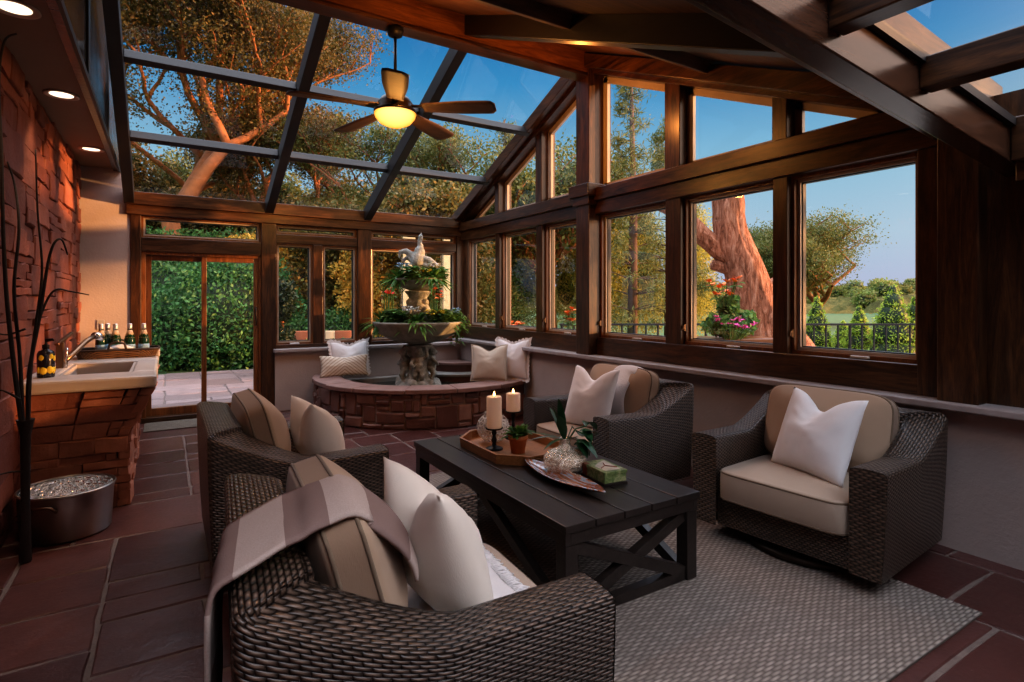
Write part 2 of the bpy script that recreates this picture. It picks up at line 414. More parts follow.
def bubble():
    t = NT('bubbled_glass'); v = t.coord(); x = t.n('ShaderNodeTexVoronoi'); x.feature = 'DISTANCE_TO_EDGE'; x.inputs['Scale'].default_value = 30; t.link(v, x.inputs['Vector'])
    tr = t.n('ShaderNodeBsdfTransparent'); tr.inputs[0].default_value = (.9,.9,.88,1); d = t.n('ShaderNodeBsdfPrincipled'); d.inputs['Base Color'].default_value = (.8,.78,.74,1); d.inputs['Roughness'].default_value = .12
    k = t.ramp(x.outputs['Distance'], [(0,(.85,.85,.85)),(.12,(.6,.6,.6)),(.22,(.14,.14,.14)),(1,(.2,.2,.2))])
    mx = t.n('ShaderNodeMixShader'); t.link(k, mx.inputs[0]); t.link(tr.outputs[0], mx.inputs[1]); t.link(d.outputs[0], mx.inputs[2]); t.link(mx.outputs[0], t.out.inputs[0]); return t.m
M['bubble'] = bubble()
def greenbottle():
    t = NT('green_bottle_glass'); t.bsdf((.006,.045,.018), .06, 0, .8, Coat_Weight=.5); return t.m
M['greenbottle'] = greenbottle()
M['patio_grey'] = plain('grey_paving', (.30,.28,.25), .65, var=.3, scale=5, bump=.3, bscale=20)

M['leaf_fire'] = leafmat('sunlit_orange_leaves', [(.36,.27,.05), (.75,.46,.09), (.92,.50,.09), (.46,.42,.09), (.95,.42,.07)])  # sunlight put into the leaf colours, brightened for shrubs standing in shade
M['leaf_olive'] = leafmat('olive_leaves', [(.07,.095,.03), (.15,.18,.05), (.24,.22,.065), (.10,.13,.04)])

M['leaf_hill'] = leafmat('hillside_leaves', [(.10,.16,.04), (.20,.28,.06), (.30,.29,.08), (.14,.20,.05), (.33,.25,.09)])
M['fmortar'] = plain('pale_mortar', (.34,.26,.22), .9, var=.3, scale=20)
# ------------------------------------------------------------------ stone packing
def ashlar(W, H, cu, cv, sizes, r):
    nu, nv = max(1,round(W/cu)), max(1,round(H/cv)); g = [[False]*nv for _ in range(nu)]; out = []
    for j in range(nv):
        for i in range(nu):
            if g[i][j]: continue
            s = sizes[:]; r.shuffle(s)
            for a, b in s+[(1,1)]:
                if i+a <= nu and j+b <= nv and not any(g[x][y] for x in range(i,i+a) for y in range(j,j+b)): break
            for x in range(i,i+a):
                for y in range(j,j+b): g[x][y] = True
            out.append((i*W/nu, j*H/nv, (i+a)*W/nu, (j+b)*H/nv))
    return out
def hsh(x, y):
    return (math.sin(x*12.9898+y*78.233)*43758.5453) % 1.0
def vnoise(x, y):
    xi, yi = math.floor(x), math.floor(y); fx, fy = x-xi, y-yi
    fx, fy = fx*fx*(3-2*fx), fy*fy*(3-2*fy)
    a, b, c, d = hsh(xi,yi), hsh(xi+1,yi), hsh(xi,yi+1), hsh(xi+1,yi+1)
    return a+(b-a)*fx+(c-a)*fy+(a-b-c+d)*fx*fy
def stones(mb, rects, fmap, r, gap=.006, depth=(.02,.05), edge=.012, n=3, rough=.008, wob=.006, base=-.02, nfreq=9):
    """each rectangle becomes a chipped block standing DEPTH proud of the surface that fmap(u,v,d) describes"""
    for (u0,v0,u1,v1) in rects:
        d = r.uniform(*depth); col = (r.random(), r.random(), r.random(), 1); so = r.uniform(0,90)
        tilt = r.uniform(-1,1)*rough*.8; tilt2 = r.uniform(-1,1)*rough*.8
        us = [u0+gap, u0+gap+edge]+[u0+gap+edge+(u1-u0-2*gap-2*edge)*k/n for k in range(1,n)]+[u1-gap-edge, u1-gap]
        vs_ = [v0+gap, v0+gap+edge]+[v0+gap+edge+(v1-v0-2*gap-2*edge)*k/n for k in range(1,n)]+[v1-gap-edge, v1-gap]
        P = []; m = len(us)
        def fr(u, v):
            return u+(vnoise(u*11+so,v*11)-.5)*2*wob, v+(vnoise(u*11,v*11+so)-.5)*2*wob
        for j, v in enumerate(vs_):
            for i, u in enumerate(us):
                rim = i in (0,m-1) or j in (0,m-1)
                uu, vv = fr(u, v)
                dd = d-edge*.9 if rim else d+(vnoise(u*nfreq+so, v*nfreq)-.5)*2*rough+tilt*(i/(m-1)-.5)+tilt2*(j/(m-1)-.5)
                P.append(fmap(uu, vv, dd))
        fs = [(j*m+i, j*m+i+1, (j+1)*m+i+1, (j+1)*m+i) for j in range(m-1) for i in range(m-1)]
        ring = [i for i in range(m)]+[j*m+m-1 for j in range(1,m)]+[(m-1)*m+i for i in range(m-2,-1,-1)]+[j*m for j in range(m-2,0,-1)]
        o = len(P)
        for k in ring:
            i, j = k % m, k//m; uu, vv = fr(us[i], vs_[j]); P.append(fmap(uu, vv, base))
        L = len(ring)
        fs += [(ring[k], o+k, o+(k+1)%L, ring[(k+1)%L]) for k in range(L)]
        mb.add(P, fs, None, col)

# ------------------------------------------------------------------ levels
XL, XR = -.36, 4.05
RY, RZ, SL, EZ = 4.75, 4.07, .428, 2.70        # ridge line, ridge height, slope, eave
def roofz(y): return RZ-SL*abs(y-RY)

# floor
mb = MB()
r = random.Random(3)
fl = ashlar(5.5, 10.0, .21, .215, [(2,2),(3,2),(2,2),(4,2),(3,1),(2,1),(4,3),(3,3)], r)
stones(mb, fl, lambda u,v,d: (-1.1+u, -2.0+v, d-.012), r, gap=.008, depth=(.010,.014), edge=.008, n=3, rough=.0016, wob=.007, base=-.01)
floor = struct(mb.build('floor', M['flag']), 'dark red sandstone flagstone floor with pale joints')
o = MB().box(-1.1,4.4,-2.0,8.0,-.06,-.006).build('mortar_bed', M['mortar'], floor)

# left stone wall with soffit
mb = MB(); r = random.Random(11)
rc = ashlar(9.3, 2.96, .13, .055, [(3,2),(4,2),(5,3),(4,1),(6,1),(3,3),(5,4),(2,2),(6,2),(4,5),(3,4),(7,1)], r)
stones(mb, rc, lambda u,v,d: (-.86+d, -1.45+u, v), r, gap=.002, depth=(.045,.068), edge=.006, n=4, rough=.009, wob=.012, base=-.02, nfreq=8)
lw = struct(mb.build('wall_left', M['brick']), 'stacked red sandstone wall with rough face')
MB().box(-1.05,-.85,-1.45,8.05,0,3.1).build('mortar_backing', M['darkmortar'], lw)
struct(MB().box(-1.05,-.47,-1.45,7.88,2.95,3.05).build('ceiling_soffit', M['soffit']), 'narrow beige soffit over the stone wall', 'ceiling')
mb = MB().box(-.50,-.45,-1.45,7.88,2.93,4.1)
struct(mb.build('wall_upper_left', M['siding']), 'dark glossy boards above the soffit reflecting the sky', 'wall')
struct(MB().box(-.455,-.435,-1.45,7.88,2.92,2.965).build('trim_soffit', M['black']), 'thin black edge strip along the soffit', 'trim')
for i, y in enumerate((4.75,6.3)):
    struct(MB().box(-.452,-.435,y-.05,y+.05,2.97,4.0).build('trim_%d' % (i+40), M['black']), 'dark upright batten on the boards above the soffit', 'trim')

# stucco
struct(MB().box(-.95,-.33,7.87,8.06,0,2.96).build('wall_far_left', M['stucco']), 'beige stucco return beside the sliding door', 'wall')
struct(MB().box(1.22,4.25,7.82,8.06,0,.77).build('wall_far', M['stucco']), 'low beige stucco wall under the far windows', 'wall')
struct(MB().box(3.90,4.2,-1.5,7.82,0,.82).build('wall_right', M['stucco']), 'low beige stucco wall under the right windows', 'wall')
struct(MB().box(1.20,3.80,7.74,7.99,.765,.81).build('trim_sill_far', M['sillstone'], bevel=.008), 'stone sill under the far windows', 'trim')
struct(MB().box(3.79,4.15,-1.5,7.99,.82,.862).build('trim_sill_right', M['sillstone'], bevel=.008), 'long stone sill under the right windows', 'trim')
struct(MB().box(3.97,4.2,-1.5,1.30,.862,2.6).build('wall_right_panel', M['wood_z']), 'dark stained wood panel beside the corner post', 'wall')
for i, y in enumerate((.2,.95)):
    struct(MB().box(3.945,3.975,y-.05,y+.05,.862,2.4).build('trim_%d' % (i+60), M['wood_z'], bevel=.004), 'dark batten on the wood panel', 'trim')

# ------------------------------------------------------------------ timber frame
tn = [0]
def trim(mb, mat, label, bevel=.006):
    tn[0] += 1
    return struct(mb.build('trim_%d' % tn[0], M[mat], bevel=bevel), label, 'trim')
# far wall posts
for x0, x1, lb in ((-.34,-.235,'stained post left of the sliding door'), (1.06,1.24,'stained post right of the sliding door'), (2.31,2.51,'stained post between the far windows'), (3.86,4.15,'stained post in the far right corner')):
    trim(MB().box(x0,x1,7.85,8.05,.812 if x0 > 1.1 else 0,EZ-.2), 'wood_z', lb)
# eave beam, stepped
trim(MB().box(XL-.02,4.12,7.80,8.07,2.56,2.71), 'wood_x', 'heavy stained eave beam over the far windows')
trim(MB().box(XL-.02,4.12,7.83,8.07,2.445,2.562), 'wood_x', 'stepped lower moulding under the far eave beam')
# header over door and mid rails
trim(MB().box(-.235,1.06,7.86,8.03,2.02,2.19), 'wood_x', 'timber header over the sliding door')
for x0, x1 in ((1.24,2.31),(2.51,3.86)):
    trim(MB().box(x0,x1,7.87,8.03,2.20,2.32), 'wood_x', 'rail under the transom light of the far wall')
    trim(MB().box(x0,x1,7.87,8.03,.81,.86), 'wood_x', 'bottom rail of the far window bay')
trim(MB().box(1.71,1.84,7.875,8.03,.86,2.20), 'wood_z', 'mullion between the paired far casements')
# right wall posts
PY0, PY1 = 4.64, 4.86
trim(MB().box(3.84,4.15,PY0,PY1,.862,RZ+.02), 'wood_z', 'tall ridge post of the right wall')
trim(MB().box(3.78,4.15,PY0-.06,PY1+.06,2.56,2.69), 'wood_y', 'wrapped collar around the ridge post')
trim(MB().box(3.81,4.15,PY0-.03,PY1+.03,2.47,2.562), 'wood_y', 'lower collar moulding around the ridge post')
trim(MB().box(3.85,4.15,1.28,1.48,.862,2.62), 'wood_z', 'stained corner post at the near end of the windows')
trim(MB().box(3.943,4.15,1.48,1.62,.863,2.45), 'wood_z', 'side casing of the near window')
# transom beam in two tiers, per side of the post
for y0, y1 in ((1.3,PY0),(PY1,7.86)):
    trim(MB().box(3.885,4.15,y0,y1,2.51,2.645), 'wood_y', 'upper tier of the transom beam on the right wall')
    trim(MB().box(3.925,4.15,y0,y1,2.375,2.512), 'wood_y', 'lower tier of the transom beam on the right wall')
    trim(MB().box(3.95,4.15,y0,y1,.862,1.05), 'wood_y', 'broad bottom rail under the right windows')
MUL = [(6.71,6.82),(5.67,5.80),(3.49,3.67),(2.47,2.59)]
for a, b in MUL:
    trim(MB().box(3.95,4.15,a,b,1.05,2.38), 'wood_z', 'mullion between right wall windows')
    trim(MB().box(3.94,4.15,a,b,2.64,roofz((a+b)/2)-.10), 'wood_z', 'upper mullion between the gable lights')
# rake beams on the right wall
for ya, yb in ((RY,7.95),(RY,1.42)):
    za, zb = roofz(ya), roofz(yb)
    trim(MB().prism([(ya,za-.10),(ya,za+.05),(yb,zb+.05),(yb,zb-.10)], 'x', 3.80, 4.16), 'wood_y', 'sloping rake beam of the right gable')
    trim(MB().prism([(ya,za-.145),(ya,za-.095),(yb,zb-.095),(yb,zb-.145)], 'x', 3.90, 4.14), 'wood_y', 'inner moulding under the gable rake beam')
# ridge beam
trim(MB().box(XL-.1,4.16,4.67,4.82,3.86,4.30), 'amber_x', 'deep timber ridge beam', .01)  # amber timber here carries the orange lamplight in its colour
trim(MB().box(XL-.1,3.86,4.655,4.835,3.84,3.875), 'wood_x', 'dark cap strip under the ridge beam')
# rafters, far slope
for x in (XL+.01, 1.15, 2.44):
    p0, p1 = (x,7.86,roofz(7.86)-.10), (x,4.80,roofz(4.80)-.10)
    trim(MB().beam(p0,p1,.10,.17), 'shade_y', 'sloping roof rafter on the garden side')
RF = [XL+.01,1.15,2.44,3.90]
for s in (1/3.,2/3.):
    y = 7.86-(7.86-4.82)*s; z = roofz(y)-.06
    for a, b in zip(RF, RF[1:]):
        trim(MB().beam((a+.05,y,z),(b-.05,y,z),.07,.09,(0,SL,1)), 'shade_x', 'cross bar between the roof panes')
# near slope
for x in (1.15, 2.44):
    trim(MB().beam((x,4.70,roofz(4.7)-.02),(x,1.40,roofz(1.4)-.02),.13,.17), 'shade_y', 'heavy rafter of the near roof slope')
trim(MB().prism([(4.7,roofz(4.7)+.07),(4.7,roofz(4.7)+.11),(1.35,roofz(1.35)+.11),(1.35,roofz(1.35)+.07)], 'x', XL-.1, 4.16), 'board_x', 'boarded underside of the near roof slope', 0)
trim(MB().beam((XL,4.70,roofz(4.7)-.1),(XL,1.40,roofz(1.4)-.1),.10,.18), 'wood_y', 'left edge rafter of the near roof slope')
for y in (3.1,):
    for a, b in zip(RF, RF[1:]):
        trim(MB().beam((a+.06,y,roofz(y)+.02),(b-.06,y,roofz(y)+.02),.10,.10,(0,-SL,1)), 'board_x', 'purlin of the near roof slope')
# big beam in front of the near slope and the low glass roof over the camera side
def lowz(x): return 2.335-.103*(x-1.98)       # underside of the front beam
def xbeam(y0, y1, h0, h1, mat, lb, xa=-.6, xb=4.1):
    return trim(MB().add([(xa,y0,lowz(xa)+h0),(xb,y0,lowz(xb)+h0),(xb,y1,lowz(xb)+h0),(xa,y1,lowz(xa)+h0),(xa,y0,lowz(xa)+h1),(xb,y0,lowz(xb)+h1),(xb,y1,lowz(xb)+h1),(xa,y1,lowz(xa)+h1)],
              [(0,3,2,1),(4,5,6,7),(0,1,5,4),(1,2,6,5),(2,3,7,6),(3,0,4,7)]), mat, lb)
xbeam(1.09,1.20,0,.235,'gloss_x','big sloping front beam below the glass roof')
xbeam(1.25,1.52,.27,.56,'wood_x','boarded fascia between the front beam and the roof slope')
GX = [-.55,.7,2.03,2.72,3.70]
for i, x in enumerate(GX[1:-1]):
    trim(MB().add([(x-.05,-1.5,lowz(x)+.07),(x+.05,-1.5,lowz(x)+.07),(x+.05,1.088,lowz(x)+.07),(x-.05,1.088,lowz(x)+.07),
                 (x-.05,-1.5,lowz(x)+.20),(x+.05,-1.5,lowz(x)+.19),(x+.05,1.088,lowz(x)+.19),(x-.05,1.088,lowz(x)+.20)],
              [(0,3,2,1),(4,5,6,7),(0,1,5,4),(1,2,6,5),(2,3,7,6),(3,0,4,7)]), 'wood_y', 'glazing bar of the low glass roof')
trim(MB().box(3.66,3.99,-1.5,1.085,2.16,2.38), 'wood_y', 'eave beam of the low glass roof')
trim(MB().box(3.72,3.99,-1.5,1.085,2.06,2.165), 'wood_y', 'lower moulding of the low eave beam')

# ------------------------------------------------------------------ windows
wn = [0]
def window(label, cat='window'):
    wn[0] += 1
    return sempty('window_%d' % wn[0], label, cat)
def pane_poly(w, pts, name='pane'): return MB().add(pts, [list(range(len(pts)))]).build(name, M['glass'], w, normals=False)
# roof panes
ys = [7.86-(7.86-4.82)*k/3 for k in range(4)]
for a, b in zip(RF, RF[1:]):
    for k in range(3):
        w = window('roof light pane on the garden slope')
        z = lambda y: roofz(y)-.01
        pane_poly(w, [(a,ys[k],z(ys[k])),(b,ys[k],z(ys[k])),(b,ys[k+1],z(ys[k+1])),(a,ys[k+1],z(ys[k+1]))])
for a, b in zip(GX, GX[1:]):
    w = window('roof light pane of the low glass roof')
    pane_poly(w, [(a,-1.5,lowz(a)+.20),(b,-1.5,lowz(b)+.20),(b,1.15,lowz(b)+.20),(a,1.15,lowz(a)+.20)])
    bb = MB()
    for y in (1.075,):
        bb.add([(a,y-.012,lowz(a)+.17),(b,y-.012,lowz(b)+.17),(b,y+.012,lowz(b)+.17),(a,y+.012,lowz(a)+.17),(a,y-.012,lowz(a)+.21),(b,y-.012,lowz(b)+.21),(b,y+.012,lowz(b)+.21),(a,y+.012,lowz(a)+.21)],
              [(0,3,2,1),(4,5,6,7),(0,1,5,4),(1,2,6,5),(2,3,7,6),(3,0,4,7)])
    bb.build('gasket', M['black'], w)
def frame_x(w, y0, y1, z0, z1, x0, x1, t, mat, name):        # rectangular frame in a wall facing -X
    m = MB(); m.box(x0,x1,y0,y0+t,z0,z1).box(x0,x1,y1-t,y1,z0,z1).box(x0,x1,y0+t,y1-t,z0,z0+t).box(x0,x1,y0+t,y1-t,z1-t,z1)
    return m.build(name, M[mat], w)
def frame_y(w, x0, x1, z0, z1, y0, y1, t, mat, name):
    m = MB(); m.box(x0,x0+t,y0,y1,z0,z1).box(x1-t,x1,y0,y1,z0,z1).box(x0+t,x1-t,y0,y1,z0,z0+t).box(x0+t,x1-t,y0,y1,z1-t,z1)
    return m.build(name, M[mat], w)
bays = [(6.82,7.72),(5.80,6.71),(PY1,5.67),(3.67,PY0),(2.59,3.49),(1.62,2.47)]
for i, (a, b) in enumerate(bays):
    w = window('right wall casement, bay %s from the far corner' % ('one two three four five six'.split()[i]))
    frame_x(w, a, b, 1.05, 2.378, 4.00, 4.13, .026, 'amber_z', 'frame')
    frame_x(w, a+.026, b-.026, 1.076, 2.352, 4.04, 4.11, .022, 'sash', 'sash')
    frame_x(w, a+.048, b-.048, 1.098, 2.33, 4.06, 4.10, .008, 'black', 'gasket')
    pane_poly(w, [(4.082,a+.05,1.1),(4.082,b-.05,1.1),(4.082,b-.05,2.33),(4.082,a+.05,2.33)])
    ym = a+(b-a)*.42
    MB().box(3.975,4.01,ym-.06,ym+.06,1.052,1.072).build('crank_cover', M['sash'], w, bevel=.006)
    MB().box(3.985,4.0,b-.020,b-.006,1.17,1.23).tube([(3.975,b-.013,1.22),(3.965,b-.013,1.18)],.006).build('latch', M['pewter'], w)
for i, (a, b) in enumerate(bays[:1]+bays[1:]):
    a2, b2 = a, b
    if i == 0: b2 = 7.68
    if i == 5: a2 = 1.80
    zt = lambda y: roofz(y)-.145
    pts = [(a2,2.645),(b2,2.645)]
    if zt(b2) > 2.66: pts.append((b2,zt(b2)))
    if zt(a2) > 2.66: pts.append((a2,zt(a2)))
    if len(pts) < 3: continue
    w = window('gable light above right wall bay %s' % ('one two three four five six'.split()[i]))
    pane_poly(w, [(4.082,y,z) for y, z in pts])
    m = MB(); n = len(pts)
    for k in range(n):
        p, q = pts[k], pts[(k+1)%n]; cy = sum(t[0] for t in pts)/n; cz = sum(t[1] for t in pts)/n
        m.beam((4.06,p[0]+(cy-p[0])*.03,p[1]+(cz-p[1])*.03),(4.06,q[0]+(cy-q[0])*.03,q[1]+(cz-q[1])*.03),.10,.035,(1,0,0))
    m.build('sash', M['sash'], w)
# far wall windows
def far_window(x0, x1, z0, z1, label, latch=False):
    w = window(label)
    frame_y(w, x0, x1, z0, z1, 7.90, 8.02, .022, 'amber_z', 'frame')
    frame_y(w, x0+.022, x1-.022, z0+.022, z1-.022, 7.925, 8.0, .018, 'sash', 'sash')
    frame_y(w, x0+.040, x1-.040, z0+.040, z1-.040, 7.94, 7.99, .008, 'black', 'gasket')
    pane_poly(w, [(x0+.04,7.965,z0+.04),(x1-.04,7.965,z0+.04),(x1-.04,7.965,z1-.04),(x0+.04,7.965,z1-.04)])
    if latch:
        xm = (x0+x1)/2
        MB().box(xm-.06,xm+.06,7.88,7.92,z0-.002,z0+.018).build('crank_cover', M['silver'], w, bevel=.005)
far_window(-.235,1.06,2.19,2.445,'transom light above the sliding door')
far_window(1.24,2.31,2.32,2.445,'transom light above the paired far casements')
far_window(2.51,3.86,2.32,2.445,'transom light behind the fountain')
far_window(1.24,1.71,.86,2.20,'left casement of the far wall pair',True)
far_window(1.84,2.31,.86,2.20,'right casement of the far wall pair')
far_window(2.51,3.86,.86,2.20,'picture window behind the fountain')
# sliding door
d = sempty('door_1', 'timber framed sliding glass patio door', 'door')
m = MB().box(-.235,-.19,7.88,8.02,.06,2.02).box(1.03,1.06,7.88,8.02,.06,2.02).box(-.19,1.03,7.88,8.02,1.985,2.02)
m.build('frame', M['amber_z'], d, bevel=.003)
MB().box(-.235,1.06,7.84,8.04,0,.06).build('threshold', M['wood_x'], d, bevel=.004)
def leafpanel(x0, x1, y, nm):
    m = MB().box(x0,x0+.055,y-.025,y+.025,.06,1.985).box(x1-.055,x1,y-.025,y+.025,.06,1.985).box(x0+.055,x1-.055,y-.025,y+.025,.06,.15).box(x0+.055,x1-.055,y-.025,y+.025,1.925,1.985)
    p = m.build(nm, M['amber_z'], d, bevel=.004)
    pane_poly(p, [(x0+.05,y,.14),(x1-.05,y,.14),(x1-.05,y,1.93),(x0+.05,y,1.93)])
    return p
leafpanel(-.19,.445,7.98,'door_panel'); p = leafpanel(.385,1.03,7.925,'door_panel')
MB().tube([(1.0,7.90,1.12),(1.0,7.86,1.14),(1.0,7.86,1.34),(1.0,7.90,1.36)],.009).build('handle', M['bronze'], p, smooth=True)

struct(MB().box(-1.1,4.3,-1.75,-1.55,0,2.9).build('wall_back', M['stucco']), 'stucco house wall behind the seating', 'wall')
def sstep(x): x = max(0,min(1,x)); return x*x*(3-2*x)
# ------------------------------------------------------------------ wicker chair (faces local +X, origin at centre of the back on the floor)
CW, CD, T = .54, .88, .17           # half width, depth, arm thickness
def hx(x): return .603+.205*(1-min(1,x/.45))**1.35+.022*x/.88
def wicker_frame():
    mb = MB(); rc = .04; NA, NC, NB = 40, 6, 16
    def path(o):                       # plan path at inward offset o, with constant sample count
        re = max(rc, o); R = re-o; P = []
        hw = CW
        for k in range(NA): t = k/NA; P.append((CD+(re-CD)*t, -hw+o))
        for k in range(NC): a = -PI/2-(PI/2)*k/NC; P.append((re+R*math.cos(a), -hw+re+R*math.sin(a)))
        for k in range(NB+1): t = k/NB; P.append((o, (-hw+re)+(2*hw-2*re)*t))
        for k in range(1,NC+1): a = PI-(PI/2)*k/NC; P.append((re+R*math.cos(a), hw-re+R*math.sin(a)))
        for k in range(1,NA+1): t = k/NA; P.append((re+(CD-re)*t, hw-o))
        return P
    o0 = path(0); L = [0]
    for a, b in zip(o0, o0[1:]): L.append(L[-1]+math.hypot(a[0]-b[0], a[1]-b[1]))
    rows = []                          # (offset, z as function of base x, v)
    zs = [.075,.2,.33,.46,.58]
    prof = [('o', .03*(1-k/4.0)**2*0+.0, k) for k in range(5)]
    def ring(o, zf, v): rows.append(([(p[0],p[1],zf(q[0])) for p, q in zip(path(o), o0)], v))
    for k in range(7): t = k/6; ring(.028*(1-t)**1.5, lambda x, t=t: .095+(hx(x)-.022-.095)*t, .7*t)
    ring(.006, lambda x: hx(x)-.006, .72); ring(.022, lambda x: hx(x), .74)
    for k in range(1,5): ring(.022+(T-.044)*k/4, lambda x: hx(x)+.004*math.sin(PI*k/4), .74+(T-.044)*k/4)
    ring(T-.006, lambda x: hx(x)-.006, .86); ring(T, lambda x: hx(x)-.022, .88)
    for k in range(1,4): ring(T, lambda x, t=k/3: (hx(x)-.022)*(1-t)+.30*t, .88+.4*k/3)
    n = len(o0); V = [p for R, v in rows for p in R]; UV = [(L[i], v) for R, v in rows for i in range(n)]
    F = [(j*n+i, j*n+i+1, (j+1)*n+i+1, (j+1)*n+i) for j in range(len(rows)-1) for i in range(n-1)]
    mb.add(V, F, UV)
    for i in (0, n-1):                 # front faces of the arms
        col = [rows[j][0][i] for j in range(len(rows))]+[(CD, rows[-1][0][i][1], .095)]
        s = 1 if i == 0 else -1
        mb.add([(CD+.004,p[1],p[2]) for p in col], [list(range(len(col)))], [(p[1],p[2]) for p in col])
    # front apron
    mb.grid(lambda u,v: (CD-.03+.012*v*0, -(CW-T)-.01+2*(CW-T+.01)*u, .095+.18*v), 8, 4, lambda u,v: (2*CW*u, .20*v))
    mb.grid(lambda u,v: (CD-.03-.12*v, -(CW-T)-.01+2*(CW-T+.01)*u, .275), 8, 2, lambda u,v: (2*CW*u, .12*v))
    mb.box(.05,CD-.06,-CW+.06,CW-.06,.098,.108)
    return mb
def rbox_puff(w, d, h, crown_t, crown_b, rc, nseg=14, ph=2.6):
    """box cushion centred on origin: width along Y, depth along X, height along Z, crowned top and bottom, rounded corners"""
    mb = MB(); N = nseg
    def outl(t):                       # superellipse outline, t 0..1
        a = 2*PI*t; c, s = math.cos(a), math.sin(a); e = 2/rc
        return (d/2*math.copysign(abs(c)**e, c), w/2*math.copysign(abs(s)**e, s))
    K = 56; rings = []
    def addring(f, z): rings.append([(outl(k/K)[0]*f, outl(k/K)[1]*f, z) for k in range(K)])
    fs = [0.02,.2,.4,.58,.74,.86,.94,.985]
    for f in fs: addring(f, -h/2-crown_b*(1-f**ph))
    addring(1.0, -h/2+.012); addring(1.004, 0); addring(1.0, h/2-.012)
    for f in fs[::-1]: addring(f, h/2+crown_t*(1-f**ph))
    V = [p for R in rings for p in R]; m = len(rings)
    F = [(j*K+k, j*K+(k+1)%K, (j+1)*K+(k+1)%K, (j+1)*K+k) for j in range(m-1) for k in range(K)]
    F += [list(range(K))[::-1], list(range((m-1)*K, m*K))]
    return mb.add(V, F), [(outl(k/K)[0]*.99, outl(k/K)[1]*.99) for k in range(K)]
def make_chair():
    t = thing('wicker_swivel_chair', 'x', 'chair')
    wicker_frame().build('wicker_frame', M['wicker'], t, smooth=True)
    sb = MB().lathe([(.02,.012),(.36,.012),(.385,.018),(.385,.045),(.35,.058),(.12,.062),(.10,.097),(.02,.097)], 40, (CD*.5+.02,0,0))
    sb.build('swivel_base', M['bronze'], t, smooth=True)
    m, ol = rbox_puff(2*(CW-T)-.01, .72, .165, .025, .0, 9)
    m.v = [(x+.55, y, z+.350) for x, y, z in m.v]
    s = m.build('seat_cushion', M['seat'], t, smooth=True)
    pb = MB()
    for z in (.350+.076, .350-.076): pb.loop([(x+.55, y, z) for x, y in ol], .006)
    pb.build('piping', M['piping'], s, smooth=True)
    # back cushion: stands on the seat, leaning back
    m, ol = rbox_puff(2*(CW-T)-.02, .47, .10, .115, .07, 6.0, ph=2.0)
    A = Matrix.Translation((.285,0,.668)) @ Matrix.Rotation(math.radians(-14),4,'Y') @ Matrix(((0,0,1,0),(0,1,0,0),(-1,0,0,0),(0,0,0,1)))
    m.v = [tuple(A @ Vector(p)) for p in m.v]
    s = m.build('back_cushion', M['taupe'], t, smooth=True)
    pb = MB(); bb = MB()
    for z in (.040,-.040): pb.loop([tuple(A @ Vector((x*1.012,y*1.012,z))) for x, y in ol], .006)
    K = len(ol)
    V = [tuple(A @ Vector((x*1.016,y*1.016,z))) for z in (-.038,0,.038) for x, y in ol]
    bb.add(V, [(j*K+k, j*K+(k+1)%K, (j+1)*K+(k+1)%K, (j+1)*K+k) for j in range(2) for k in range(K)])
    pb.build('piping', M['piping'], s, smooth=True); bb.build('gusset', M['band'], s, smooth=True)
    return t, A
chair, BACKM = make_chair()
GC = 'matching wicker swivel chairs around the coffee table'
chair.scale = (1.085,1.02,1); chair.location = (.15,1.79,0); chair.rotation_euler = (0,0,math.radians(-4)); chair['group'] = GC
chair['label'] = 'brown wicker chair with a striped throw over its back, nearest the camera'
chair.scale = (1,1,1)
c2 = dup(chair, None, (.17,3.53,0), math.radians(0), 'brown wicker chair on the left, between the stone sink and the striped-throw chair')
c3 = dup(chair, None, (3.47,3.45,0), math.radians(180), 'wicker chair below the windows with a white throw over its back cushion')
c4 = dup(chair, None, (3.73,1.925,0), math.radians(185), 'wicker chair at the right corner post, one white pillow on bare taupe cushions')

